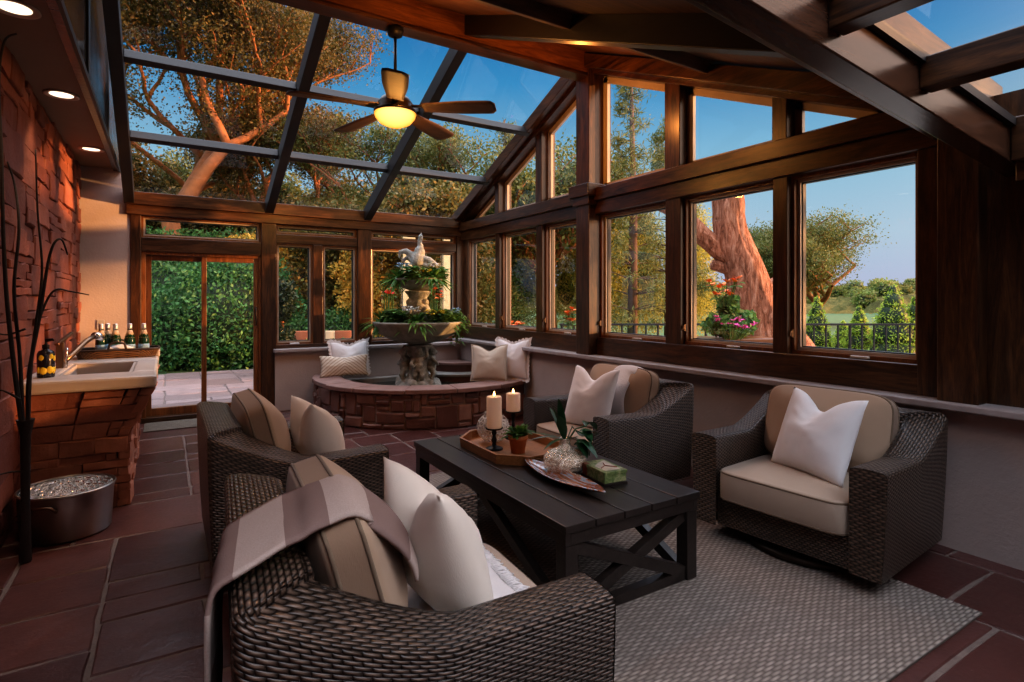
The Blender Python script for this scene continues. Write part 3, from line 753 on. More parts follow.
# ------------------------------------------------------------------ pillows (face local +X, base at origin)
def pillow(name, label, mat, loc, yaw, lean, w=.46, h=.46, th=.17, chop=.07, seed=0, group=None, ruffle=0, flange=0, roll=0, cat='pillow'):
    t = thing(name, label, cat, loc, 0, group, rot=(math.radians(roll), 0, 0))
    t.rotation_euler = (Matrix.Rotation(math.radians(yaw),3,'Z') @ Matrix.Rotation(math.radians(-lean),3,'Y') @ Matrix.Rotation(math.radians(roll),3,'X')).to_euler()
    N = 26; rr = random.Random(seed); ph = rr.uniform(0,9)
    def pos(u, v, side):
        x, y = 2*u-1, 2*v-1
        k = max(0,(1-x*x))**.6*max(0,(1-y*y))**.6
        tk = th/2*k**.95
        X = x*(1-.07*(1-y*y)); Y = y*(1-.07*(1-x*x))
        dent = chop*math.exp(-(x/.42)**2)*sstep((y+.25)/1.25)
        wr = (vnoise(x*2.3+ph, y*2.3+side)-.5)*.02*k + (vnoise(x*6+ph,y*6+side*3)-.5)*.008*k
        cr = math.exp(-(x/.22)**2)*sstep((y-.1)/.9)*.55
        return (side*(tk*(1-cr*.6)+wr), X*w/2, (Y+1)*h/2-dent*1.1)
    mb = MB()
    for s in (1,-1): mb.grid(lambda u,v: pos(u,v,s), N, N)
    p = mb.build('pillow_cover', M[mat], t, smooth=True)
    b = bmesh.new(); b.from_mesh(p.data); bmesh.ops.remove_doubles(b, verts=b.verts, dist=.0008); bmesh.ops.recalc_face_normals(b, faces=b.faces); b.to_mesh(p.data); b.free()
    p.data.polygons.foreach_set('use_smooth', [True]*len(p.data.polygons))
    if ruffle or flange:
        e = MB(); K = 100; ring = []
        for k in range(K):
            q = k/K*4; i = int(q); f = q-i
            u, v = [(f,0),(1,f),(1-f,1),(0,1-f)][i]; ring.append((u,v))
        inn = [pos(u,v,1) for u, v in ring]; a = ruffle or flange; out = []
        for k, ((u,v), p0) in enumerate(zip(ring, inn)):
            x, y = 2*u-1, 2*v-1; l = max(abs(x),abs(y))
            dx = x if abs(x) > .93 else x*.15; dy = y if abs(y) > .93 else y*.15
            wv = math.sin(k*2.4)*.014 if ruffle else 0
            jag = (1+.35*math.sin(k*2.4+1)) if ruffle else 1
            out.append((wv, p0[1]+dx*a*jag, p0[2]+dy*a*jag))
        inn = [(0,p[1]*.97,p[2]+(h/2-p[2])*.03) for p in inn]
        e.add(inn+out, [(k,(k+1)%K,K+(k+1)%K,K+k) for k in range(K)])
        e.build('ruffle' if ruffle else 'flange', M['wtrim' if ruffle else mat], t, smooth=True)
    return t
chair.scale = (1.085,1.02,1)
GP = 'white linen pillows on the wicker chairs'
pillow('throw_pillow','cream pillow in the nearest chair, beside its striped throw','cream',(.83,1.64,.44),0,22,.46,.51,.26,.085,1,GP)
pillow('throw_pillow','cream pillow in the wicker chair nearest the stone sink','cream',(.86,3.40,.44),6,24,.38,.48,.26,.08,2,GP)
pillow('throw_pillow','white pillow in the chair whose back carries the white throw','white',(2.80,3.45,.44),190,20,.46,.50,.22,.085,3,GP)
pillow('throw_pillow','white pillow in the chair beside the corner post','white',(3.13,1.86,.44),166,22,.52,.50,.23,.09,4,GP)
pillow('ruffled_pillow','white ruffled pillow on the fountain ledge behind the chevron lumbar pillow','white',(2.13,7.58,.455),-90,12,.50,.44,.16,.05,5,None,ruffle=.035)
pillow('lumbar_pillow','flat chevron-patterned lumbar pillow on the left end of the fountain ledge','chevron',(1.99,7.35,.455),-97,14,.62,.28,.12,.02,6)
pillow('flanged_pillow','beige pillow with a dark edged flange on the right of the fountain ledge','beige',(3.40,6.03,.455),235,12,.44,.44,.15,.06,7,None,flange=.012)
pillow('textured_pillow','white fringed pillow leaning in the corner at the right end of the fountain','white',(3.70,5.99,.455),215,8,.44,.50,.15,.04,8,None,ruffle=.03)

# ------------------------------------------------------------------ throws
from mathutils.bvhtree import BVHTree
def drape(V, nw, srcs, gap=.014, droop=.022):
    """lay the ribbon taut over the surfaces: profile of the middle of the ribbon, edges a little lower"""
    T = [BVHTree.FromPolygons([tuple(v.co) for v in o.data.vertices], [tuple(p.vertices) for p in o.data.polygons]) for o in srcs]
    top, dn, bk = Vector((0,0,3)), Vector((0,0,-1)), Vector((-1,0,0)); W = [Vector(p) for p in V]; n = len(W)//(nw+1); mid = []
    ymid = [W[i*(nw+1)+nw//2].y for i in range(n)]
    for i in range(n):
        p = W[i*(nw+1)+nw//2].copy(); y = .0 if p.x > .1 else p.y
        if -.012 < p.x < .345 and p.z > .70:
            hz = [h[0].z for h in (t.ray_cast(Vector((p.x,y,3)), dn) for t in T) if h[0] is not None]
            if hz: p.z = max(hz)+gap
        elif p.x >= .345:
            hx_ = [h[0].x for h in (t.ray_cast(Vector((2,y,p.z)), bk) for t in T) if h[0] is not None]
            if hx_: p.x = max(hx_)+gap
        mid.append(p)
    idx = [i for i in range(n) if -.03 < mid[i].x < .345 and mid[i].z > .70]; hull = []
    for p in sorted((mid[i].x, mid[i].z) for i in idx):
        while len(hull) >= 2 and (hull[-1][0]-hull[-2][0])*(p[1]-hull[-2][1])-(hull[-1][1]-hull[-2][1])*(p[0]-hull[-2][0]) >= 0: hull.pop()
        hull.append(p)
    for i in idx:
        for a, b in zip(hull, hull[1:]):
            if a[0] <= mid[i].x <= b[0] and b[0]-a[0] > 1e-6: mid[i].z = max(mid[i].z, (a[1]+(b[1]-a[1])*(mid[i].x-a[0])/(b[0]-a[0]))*.85+mid[i].z*.15)
    for it in range(5):
        U = [p.copy() for p in mid]
        for i in range(1,n-1): mid[i].x = U[i].x*.5+(U[i-1].x+U[i+1].x)*.25; mid[i].z = U[i].z*.5+(U[i-1].z+U[i+1].z)*.25
    for i in range(n):
        o = W[i*(nw+1)+nw//2].copy()
        for k in range(nw+1):
            w = W[i*(nw+1)+k]; s_ = abs(2*k/nw-1); on = sstep((mid[i].x-.10)/.12)
            w.x = mid[i].x+(w.x-o.x)*.6-(droop*s_**2.5 if mid[i].x > .33 else 0); w.z = mid[i].z+(w.z-o.z)*.5-droop*s_**2.5*on
    return W
def strip(name, label, pts, halfw, across, mat, cat, loc=(0,0,0), thick=.006, uvs=1.0, wob=.008, parent=None, nw=10, sub=6, on=None):
    """ribbon of cloth along pts (points of the centre line, local), widened along vector ACROSS(i)"""
    P = [Vector(p) for p in pts]; Q = []
    m = len(P)
    for i in range(m-1):
        p0, p1, p2, p3 = P[max(i-1,0)], P[i], P[i+1], P[min(i+2,m-1)]
        for k in range(sub):
            t = k/sub
            Q.append(.5*((2*p1)+(p2-p0)*t+(2*p0-5*p1+4*p2-p3)*t*t+(3*p1-p0-3*p2+p3)*t**3))
    Q.append(P[-1]); L = [0]
    for a, b in zip(Q, Q[1:]): L.append(L[-1]+(b-a).length)
    V = []; UV = []; n = len(Q)
    for i, q in enumerate(Q):
        a = Vector(across(i/(n-1))) if callable(across) else Vector(across)
        d = (Q[min(i+1,n-1)]-Q[max(i-1,0)]).normalized(); nr = d.cross(a).normalized()
        for k in range(nw+1):
            s = 2*k/nw-1
            V.append(q+a*halfw*s+nr*(vnoise(L[i]*9+3,s*3)-.5)*wob*2); UV.append((L[i]*uvs, (s+1)*halfw*uvs))
    if on: V = drape(V, nw, on)
    F = [(i*(nw+1)+k, i*(nw+1)+k+1, (i+1)*(nw+1)+k+1, (i+1)*(nw+1)+k) for i in range(n-1) for k in range(nw)]
    mb = MB().add(V, F, UV); o = mb.build(name, M[mat], parent, smooth=True, normals=False)
    md = o.modifiers.new('s','SOLIDIFY'); md.thickness = thick; md.offset = 0
    return o, V, nw
th = thing('striped_throw', 'taupe and cream striped throw draped over the nearest chair back', 'blanket', (.15,1.79,0), math.radians(-4)); th.scale = (1.085,1.02,1)
pts = [(-.034,-.27,.02),(-.032,-.265,.25),(-.028,-.255,.5),(-.026,-.245,.70),(-.018,-.235,.812),(.03,-.22,.830),(.08,-.20,.835),(.115,-.185,.855),(.155,-.17,.893),(.21,-.155,.918),(.27,-.145,.905),(.335,-.14,.855),(.385,-.135,.78),(.413,-.13,.70)]
o, V, nw = strip('throw_cloth', '', pts, .18, (.12,1,0), 'plaid', 'blanket', parent=th, thick=.010, wob=.004, nw=16, sub=8, on=[c for c in chair.children if c.name.split('.')[0] in ('wicker_frame','back_cushion')])
for k in range(0, nw+1):
    a = Vector(V[k]); MB().tube([a, a+Vector((-.004,0,-.012)), a+Vector((-.002,.003,-.018))], .004, 5).build('tassel', M['plaid'], th)
th = thing('tasselled_throw', 'white tasselled throw spread over the seat of the nearest chair', 'blanket', (.15,1.79,0), math.radians(-4)); th.scale = (1.085,1.02,1)
mb = MB()
def seatz(x, y): return .442+.012*(1-min(1,((x-.535)/.35)**2))*(1-min(1,(y/.38)**2))+.006
mb.grid(lambda u,v: (.40+.40*u, -.28+.52*v, seatz(.40+.40*u,-.28+.52*v)+.010+(vnoise(u*7,v*7))*.012), 20, 20)
o = mb.build('throw_cloth', M['throw'], th, smooth=True, normals=False)
md = o.modifiers.new('s','SOLIDIFY'); md.thickness = .012; md.offset = 0
rr = random.Random(5)
for k in range(44):
    y = -.28+.52*k/43; z = seatz(.8,y)+.016
    MB().tube([(.79,y,z+.004),(.815+rr.uniform(0,.01),y+rr.uniform(-.006,.006),z+.006),(.84+rr.uniform(0,.012),y+rr.uniform(-.012,.012),z-.004)], [.006,.006,.003], 5).build('tassel', M['throw'], th, smooth=True)
th = thing('folded_throw', 'narrow white throw hanging over the back cushion of the far right chair', 'blanket', (3.47,3.45,0), math.radians(180))
pts = [(.130,.085,.70),(.130,.085,.80),(.150,.085,.88),(.205,.085,.915),(.27,.085,.905),(.335,.085,.855),(.385,.085,.78),(.413,.085,.69),(.425,.085,.58),(.44,.085,.475)]
strip('throw_cloth', '', pts, .125, (0,1,0), 'throw', 'blanket', parent=th, thick=.010, wob=.004, on=[c for c in chair.children if c.name.split('.')[0] == 'back_cushion'])

# ------------------------------------------------------------------ coffee table
TX0, TX1, TY0, TY1, TZ = 1.48, 2.36, 1.95, 3.70, .46
ct = thing('coffee_table', 'long espresso brown slatted coffee table with crossed end braces', 'table', ((TX0+TX1)/2,(TY0+TY1)/2,0))
cx, cy = (TX0+TX1)/2, (TY0+TY1)/2; hw, hl = (TX1-TX0)/2, (TY1-TY0)/2
pw = 2*hw/5
for k in range(5): MB().box(-hw+pw*k+.004,-hw+pw*(k+1)-.004,-hl,hl,TZ-.035,TZ).build('plank', M['darktable'], ct, bevel=.003)
a = MB(); i = .012
a.box(-hw+i,-hw+i+.03,-hl+i,hl-i,TZ-.095,TZ-.036).box(hw-i-.03,hw-i,-hl+i,hl-i,TZ-.095,TZ-.036).box(-hw+i+.03,hw-i-.03,-hl+i,-hl+i+.03,TZ-.095,TZ-.036).box(-hw+i+.03,hw-i-.03,hl-i-.03,hl-i,TZ-.095,TZ-.036)
a.build('apron', M['darktable'], ct, bevel=.002)
for sx in (-1,1):
    for sy in (-1,1):
        x, y = sx*(hw-.05), sy*(hl-.05)
        MB().box(x-.036,x+.036,y-.036,y+.036,0.012,TZ-.096).build('leg', M['darktable'], ct, bevel=.003)
for sy in (-1,1):
    y = sy*(hl-.05)
    MB().beam((-hw+.08,y,.345),(hw-.08,y,.05),.05,.055,(0,0,1)).build('cross_brace', M['darktable'], ct, bevel=.002)
    MB().beam((-hw+.08,y+.006,.05),(hw-.08,y+.006,.345),.05,.055,(0,0,1)).build('cross_brace', M['darktable'], ct, bevel=.002)
    MB().box(-hw+.086,hw-.086,y-.025,y+.025,.014,.06).build('stretcher', M['darktable'], ct, bevel=.002)
for sx in (-1,1):
    x = sx*(hw-.05)
    for sy in (-1,1):
        MB().beam((x,sy*.05,.36),(x,sy*(hl-.09),.035),.045,.055).build('side_brace', M['darktable'], ct, bevel=.002)
rg = MB(); 
rg.grid(lambda u,v: (.62+(3.20-.62)*u, 1.05+(4.28-1.05)*v, .010+.0015*vnoise(u*30,v*30)), 30, 40, lambda u,v: (2.58*u, 3.23*v))
rg.box(.62,3.20,1.05,4.28,0.002,.0095)
tag(rg.build('area_rug', M['rug'], smooth=False), 'beige braided area rug under the coffee table and chairs', 'rug')

# ------------------------------------------------------------------ things on the table
Z = TZ
tr = thing('wooden_tray', 'octagonal oak tray with metal handles on the coffee table', 'tray', (1.95,3.16,Z))
def octo(hx_, hy, c): return [(-hx_+c,-hy),(hx_-c,-hy),(hx_,-hy+c),(hx_,hy-c),(hx_-c,hy),(-hx_+c,hy),(-hx_,hy-c),(-hx_,-hy+c)]
A_, B_ = octo(.25,.39,.15), octo(.236,.376,.144)
MB().prism(octo(.24,.38,.146),'z',.0,.010).build('tray_bottom', M['traywood'], tr)
m = MB(); V = [(x,y,0) for x,y in A_]+[(x*1.03,y*1.02,.06) for x,y in A_]+[(x*1.02,y*1.015,.06) for x,y in B_]+[(x,y,.009) for x,y in B_]
m.add(V, [(j*8+k, j*8+(k+1)%8, (j+1)*8+(k+1)%8, (j+1)*8+k) for j in range(3) for k in range(8)])
m.build('tray_rim', M['traywood'], tr)
for s in (-1,1):
    MB().tube([(-.07,s*.39,.035),(-.07,s*.44,.045),(.07,s*.44,.045),(.07,s*.39,.035)],.007,6).build('handle', M['pewter'], tr)
tz = Z+.010
def candle_set(x, y, hold, ch, lab1, lab2):
    h = thing('candle_holder', lab1, 'candle holder', (x,y,tz))
    MB().lathe([(.004,0),(.058,0),(.058,.008),(.045,.014),(.016,.022),(.012,.04),(.018,.06),(.012,.08),(.010,hold-.05),(.018,hold-.035),(.012,hold-.02),(.02,hold-.012),(.056,hold-.008),(.060,hold),(.004,hold)],20).build('stand', M['iron'], h, smooth=True)
    c = thing('pillar_candle', lab2, 'candle', (x,y,tz+hold))
    MB().lathe([(.004,0),(.048,0),(.050,.004),(.050,ch-.006),(.046,ch),(.034,ch-.004),(.004,ch-.008)],24).build('wax', M['wax'], c, smooth=True)
    MB().tube([(0,0,ch-.010),(.001,0,ch+.006)],.0015,5).build('wick', M['iron'], c)
    MB().lathe([(.001,ch+.002),(.006,ch+.008),(.0065,ch+.014),(.003,ch+.024),(.0005,ch+.032)],10).build('flame', M['flame'], c, smooth=True)
candle_set(1.84,3.19,.142,.205,'black iron candle holder under the tall front candle','tall lit ivory pillar candle in front of the clear globe')
candle_set(2.10,3.37,.195,.125,'black iron candle holder under the short rear candle','short lit ivory pillar candle at the back of the tray')
gl = thing('glass_globe', 'clear bubbled glass globe vase behind the tall candle', 'vase', (1.93,3.36,tz))
MB().lathe([(.03,.002),(.07,.016),(.105,.055),(.118,.10),(.105,.148),(.075,.182),(.058,.195),(.062,.205)],28, cap=False).build('globe', M['bubble'], gl, smooth=True)
pt = thing('potted_succulent', 'small green plant in a terracotta pot on the tray', 'plant', (1.93,3.04,tz))
MB().lathe([(.02,0),(.043,0),(.058,.088),(.064,.089),(.066,.115),(.060,.117),(.056,.10),(.004,.098)],20).build('pot', M['terracotta'], pt, smooth=True)
MB().lathe([(.049,.094),(.03,.102),(.001,.104)],14).build('soil', M['soil'], pt)
def leafblade(mb, base, d, up, L, W, bend=.3, n=6, fold=.15):
    d = Vector(d).normalized(); up = Vector(up).normalized(); sd = d.cross(up)
    sd = sd.normalized() if sd.length > 1e-5 else Vector((1,0,0)); nr = sd.cross(d).normalized(); V = []
    for i in range(n+1):
        t = i/n; c = Vector(base)+d*(L*t)-Vector((0,0,1))*(bend*L*t*t)
        w = W*math.sin(PI*min(1,(t*.92+.06)))**.8
        V += [c-sd*w+nr*w*fold, c, c+sd*w+nr*w*fold]
    mb.add(V, [(3*i+k, 3*i+k+1, 3*i+k+4, 3*i+k+3) for i in range(n) for k in (0,1)])
rr = random.Random(21); m = MB()
for k in range(130):
    a = rr.uniform(0,2*PI); e = rr.uniform(.1,1.3); b = (math.cos(a)*.05*rr.random(), math.sin(a)*.05*rr.random(), .11)
    leafblade(m, (b[0],b[1],.10+rr.random()*.04), (math.cos(a)*math.cos(e), math.sin(a)*math.cos(e), math.sin(e)), (0,0,1), rr.uniform(.045,.095), .014, .3, 4)
m.build('foliage', M['leaf_fern'], pt)
vs = thing('mercury_vase', 'round silvered glass vase with glossy green sprigs', 'vase', (1.96,2.585,Z))
MB().lathe([(.03,.001),(.085,.002),(.112,.02),(.125,.055),(.122,.09),(.10,.115),(.06,.132),(.036,.145),(.032,.17),(.036,.19),(.042,.196),(.036,.194),(.028,.17)],32, cap=False).build('vase_body', M['mercury'], vs, smooth=True)
m = MB(); st = MB(); rr = random.Random(4)
def sprig(az, el, L, W, b=.25, z0=.19): leafblade(m, (.01*math.cos(az),.01*math.sin(az),z0), (math.cos(az)*math.cos(el),math.sin(az)*math.cos(el),math.sin(el)), (0,0,1), L, W, b, 8, .25)
R_ = math.radians
for az, el, L, W, b in ((160,72,.22,.034,.05),(190,80,.24,.032,.0),(120,66,.21,.03,.1),(215,62,.20,.03,.12),(170,20,.24,.016,.12),(150,12,.20,.014,.25),(195,8,.18,.014,.3)): sprig(R_(az),R_(el),L,W,b)
for k in range(3):
    az = R_((-40,-65,10)[k]); e = Vector((math.cos(az)*.13, math.sin(az)*.13, .27-.04*k)); st.tube([(0,0,.15),(e.x*.5,e.y*.5,.25),e],.004,5)
    for j in range(7):
        a2 = az+rr.uniform(-1.6,1.6); leafblade(m, tuple(e*(.55+.45*j/6)+Vector((0,0,.02))), (math.cos(a2),math.sin(a2),rr.uniform(-.5,.5)), (0,0,1), rr.uniform(.08,.12), .030, .35, 5, .3)
m.build('leaves', M['leaf_gloss'], vs, smooth=True); st.build('stems', M['leaf_gloss'], vs)
ds = thing('agate_dish', 'long pointed dish with blue and rust agate glaze', 'dish', (1.835,2.45,Z), math.radians(2))
m = MB()
def dish(u, v):
    y = (2*u-1); hwid = .078*(1-abs(y)**2.1)**.9; s = 2*v-1
    return (s*hwid, y*.345, .012+.035*abs(y)**2.2+.028*s*s*(1-abs(y)**3))
m.grid(dish, 36, 12); o = m.build('dish', M['agate'], ds, smooth=True); md = o.modifiers.new('s','SOLIDIFY'); md.thickness = .007; md.offset = 1
bx = thing('painted_box', 'small green painted keepsake box on a dark foot', 'box', (2.06,2.36,Z), math.radians(-6))
MB().box(-.075,.075,-.115,.115,0,.014).build('foot', M['darktable'], bx, bevel=.002)
MB().box(-.070,.070,-.108,.108,.015,.058).build('box_body', M['boxgreen'], bx, bevel=.002)
MB().box(-.074,.074,-.112,.112,.059,.076).build('lid', M['boxgreen'], bx, bevel=.002)
MB().box(-.0745,-.069,.060,.100,.014,.060).box(-.0745,-.05,.060,.100,.0585,.0767).build('ribbon', M['boxred'], bx)
m = MB().add([(-.05,-.085,.0772),(.045,-.09,.0772),(.06,.085,.0772),(.0,.055,.0772),(-.055,.01,.0772)],[(0,1,2,3,4)]); m.build('lid_picture', M['boxcream'], bx)
MB().tube([(-.045,-.04,.079),(0,-.01,.079),(.045,-.06,.079)],.003,4).tube([(.0,-.01,.079),(.02,.035,.079)],.003,4).build('lid_branch', M['boxred'], bx)

# ------------------------------------------------------------------ sink counter on the left
sk = thing('stone_sink_counter', 'sandstone block sink counter with pale stone basin top', 'sink', (-.45,5.8,0))
m = MB(); r = random.Random(31)
def frontmap(u, v, d): return (-.80-(-.45)+u*(.58+.16*(max(0,v-.48)/.34)**1.2)/.72, 4.84-5.8-d, v)
stones(m, ashlar(.72,.82,.08,.055,[(4,2),(5,2),(3,2),(5,3),(3,1),(6,1),(4,1)],r), frontmap, r, .002, (.032,.05), .006, 4, .010, .005, -.02, 9)
def sidemap(u, v, d): return (-.25+.16*(max(0,v-.48)/.34)**1.2+.45+d, 4.80-5.8+u, v)
stones(m, ashlar(1.9,.82,.08,.055,[(4,2),(5,2),(3,2),(5,3),(3,1),(6,1),(4,1)],r), sidemap, r, .002, (.032,.05), .006, 4, .010, .005, -.02, 9)
m.build('stone_base', M['sinkstone'], sk)
MB().prism([(-.345,0),(.20,0),(.20,.5),(.35,.82),(-.345,.82)],'y',-.93,.9).build('base_core', M['darkmortar'], sk)
bx0, bx1, by0, by1 = -.20, .24, -.72, .18
m = MB(); z0, z1 = .83, .915
m.box(-.375,.40,-1.08,by0,z0,z1).box(-.375,bx0,by0,by1,z0,z1).box(bx1,.40,by0,by1,z0,z1).box(-.375,.40,by1,1.05,z0,z1)
m.build('counter_slab', M['marble'], sk, bevel=.018)
m = MB().box(bx0,bx0+.02,by0,by1,.70,.905).box(bx1-.02,bx1,by0,by1,.70,.905).box(bx0,bx1,by0,by0+.02,.70,.905).box(bx0,bx1,by1-.02,by1,.70,.905).box(bx0,bx1,by0,by1,.69,.71)
m.build('basin', M['marble'], sk)
MB().box(.36,.41,.55,1.05,z1-.01,z1+.055).build('splash_lip', M['marble'], sk, bevel=.012)
fc = thing('sink_faucet', 'bronze faucet with angled lever and chrome tipped spout', 'faucet', (-.70,5.62,.915))
MB().box(-.025,.025,-.025,.025,0,.20).build('body', M['pewter'], fc, bevel=.006)
MB().beam((-.02,-.03,.185),(.06,.14,.27),.032,.020).build('lever', M['pewter'], fc, bevel=.005)
MB().tube([(0,.02,.03),(.06,.12,.09),(.14,.26,.19),(.19,.34,.225)],[.022,.022,.020,.02],10).build('spout', M['pewter'], fc, smooth=True)
MB().tube([(.185,.33,.23),(.215,.37,.222),(.235,.39,.20)],[.030,.032,.028],12).build('aerator', M['chrome'], fc, smooth=True)
MB().tube([(.04,-.03,0),(.045,-.03,.14),(.045,-.02,.155)],.009,8).build('side_spray', M['chrome'], fc, smooth=True)
sp = thing('soap_bottle', 'black pump soap bottle printed with yellow lemons', 'bottle', (-.70,5.0,.915)); sp.scale = (.80,.80,1.08)
MB().lathe([(.004,0),(.058,0),(.062,.006),(.062,.15),(.052,.168),(.022,.178),(.022,.19),(.004,.19)],24).build('bottle_body', M['soapblack'], sp, smooth=True)
MB().lathe([(.026,.186),(.026,.208),(.010,.212),(.007,.24),(.004,.24)],14).tube([(0,0,.236),(.05,-.02,.242),(.055,-.022,.232)],[.012,.008,.006],8).build('pump', M['iron'], sp, smooth=True)
m = MB()
for a, z, s in ((-100,.045,.030),(-60,.05,.030),(-20,.045,.028),(-110,.128,.024),(-50,.135,.022),(-10,.12,.024),(20,.05,.026),(-140,.05,.026)):
    a = R_(a); m.ball((.0555*math.cos(a),.0555*math.sin(a),z),(s*.5 if abs(math.cos(a))>.7 else s, s if abs(math.cos(a))>.7 else s*.5, s*.85),10,7)
m.build('lemon_print', M['lemon'], sp, smooth=True)
MB().lathe([(.0627,.080),(.0627,.106)],20, cap=False).build('label_band', M['soapblack'], sp, smooth=True)

by = thing('wicker_tray', 'long shallow wicker tray with loop handle holding green bottles', 'basket', (-.37,6.43,.915))
m = MB()
m.grid(lambda u,v: (lambda a: ((.30+.02*v)*math.copysign(abs(math.cos(a))**.35,math.cos(a)), (.155+.015*v)*math.copysign(abs(math.sin(a))**.35,math.sin(a)), .004+.070*v))(2*PI*u), 48, 4, lambda u,v: (1.4*u,.08*v))
m.box(-.29,.29,-.145,.145,.002,.010)
m.build('tray_wall', M['basket'], by, smooth=True)
loop_ = [(.325*math.copysign(abs(math.cos(2*PI*k/48))**.35,math.cos(2*PI*k/48)), .173*math.copysign(abs(math.sin(2*PI*k/48))**.35,math.sin(2*PI*k/48)), .078) for k in range(48)]
MB().loop(loop_,.010,8).build('tray_rim', M['basket'], by, smooth=True)
for s in (-1,1): MB().tube([(-.07*1,s*.17,.07),(-.055,s*.178,.135),(0,s*.18,.155),(.055,s*.178,.135),(.07,s*.17,.07)],.010,8).build('handle', M['basket'], by, smooth=True)
def bottle():
    b = thing('water_bottle', 'green glass water bottle with foil cap in the wicker tray', 'bottle', (0,0,0), 0, 'green glass bottles in the wicker tray')
    MB().lathe([(0.0037,0.0000),(0.0415,0.0000),(0.0451,0.0073),(0.0451,0.1464),(0.0403,0.1769),(0.0268,0.2135),(0.0183,0.2440),(0.0171,0.2867),(0.0037,0.2867)],20).build('glass', M['greenbottle'], b, smooth=True)
    MB().lathe([(0.0189,0.2501),(0.0201,0.2586),(0.0201,0.2965),(0.0159,0.3013),(0.0037,0.3013)],16).build('cap', M['silver'], b, smooth=True)
    MB().lathe([(0.0457,0.0427),(0.0457,0.1098)],20).build('label_wrap', M['blabel'], b, smooth=True)
    MB().lathe([(0.0421,0.1684),(0.0287,0.2098),(0.0195,0.2416)],16).build('neck_label', M['olabel'], b, smooth=True)
    return b
b0 = bottle(); BL = [(-.13,-.02),(-.02,-.05),(.09,-.05),(.20,-.05),(-.09,.09)]
LB = ['green water bottle at the left of the front row in the wicker tray','second green water bottle from the left in the front row of the tray','third green water bottle from the left in the front row of the tray','green water bottle at the right end of the wicker tray','green water bottle standing in the back row of the wicker tray']
for k, (x, y) in enumerate(BL):
    loc = (-.37+x, 6.43+y, .927)
    if k == 0: b0.location = loc; b0['label'] = LB[0]
    else: dup(b0, None, loc, label=LB[k])
m = MB(); rr = random.Random(2)
m.grid(lambda u,v: (-.10+.22*u, -.135+.045*v, .075+.035*math.sin(PI*u)*math.sin(PI*v)+.02*vnoise(u*6,v*5)), 16, 8)
nk = thing('cloth_napkin', 'crumpled white patterned napkin at the front of the wicker tray', 'napkin', (-.37,6.43,.915))
o = m.build('napkin', M['white'], nk, smooth=True); o.modifiers.new('s','SOLIDIFY').thickness = .012
sw = thing('light_switch', 'small grey switch plate on the stucco beside the stone wall', 'switch', (-.62,7.865,1.17))
MB().box(-.035,.035,-.006,.002,-.055,.055).build('plate', M['plate'], sw, bevel=.003)
MB().box(-.010,.010,-.012,-.006,-.02,.02).build('toggle', M['sash'], sw)

# hammered tub
tb = thing('hammered_tub', 'round hammered metal tub on the floor beside the stone sink', 'tub', (-.52,4.46,0)); tb.scale = (.94,.94,1)
MB().lathe([(.005,.001),(.232,.001),(.242,.012),(.256,.25),(.261,.275),(.263,.281)],64, cap=False).build('tub_wall', M['steel'], tb, smooth=True)
def dimp(u, v):
    a = 2*PI*u; q = random.Random(int(u*61)*97+int(v*14)); z = .02+.257*v
    i, j = u*62, v*13; di = (i+(.5 if int(j)%2 else 0))%1-.5; dj = j%1-.5; R0 = .231+.02*v+.0045*(1-min(1,(di*di+dj*dj)*4))
    return (R0*math.cos(a), R0*math.sin(a), z)
m = MB().grid(dimp, 310, 65); m.lathe([(.005,.014),(.222,.016),(.233,.021)],64, cap=False); m.build('tub_inside', M['hammered'], tb, smooth=True)
MB().loop([(.261*math.cos(2*PI*k/64),.261*math.sin(2*PI*k/64),.281) for k in range(64)],.008).build('rim', M['steel'], tb, smooth=True)
for a in (70,250):
    a = R_(a); c, s = math.cos(a), math.sin(a)
    MB().tube([((.257)*c-.07*s,(.257)*s+.07*c,.20),(.286*c-.05*s,.286*s+.05*c,.235),(.286*c+.05*s,.286*s-.05*c,.235),((.257)*c+.07*s,(.257)*s-.07*c,.20)],.008,8).build('handle', M['pewter'], tb, smooth=True)

# bare branches in a tall stand
bs = thing('branch_stand', 'tall dark stand holding bare twisted branches by the stone wall', 'branches', (-.655,4.05,0))
MB().lathe([(.004,0),(.026,0),(.029,.01),(.021,.35),(.024,.70),(.040,.785),(.042,.79),(.032,.78),(.004,.74)],16).build('stand', M['ebony'], bs, smooth=True)
def branch(pts, r0, r1, nm='branch'):
    P = [Vector(p) for p in pts]; Q = []
    for i in range(len(P)-1):
        p0, p1, p2, p3 = P[max(i-1,0)], P[i], P[i+1], P[min(i+2,len(P)-1)]
        for k in range(6):
            t = k/6; Q.append(.5*((2*p1)+(p2-p0)*t+(2*p0-5*p1+4*p2-p3)*t*t+(3*p1-p0-3*p2+p3)*t**3))
    Q.append(P[-1]); n = len(Q); r0 *= .9; r1 *= .8
    MB().tube(Q, [r0+(r1-r0)*i/(n-1) for i in range(n)], 8).build(nm, M['ebony'], bs, smooth=True)

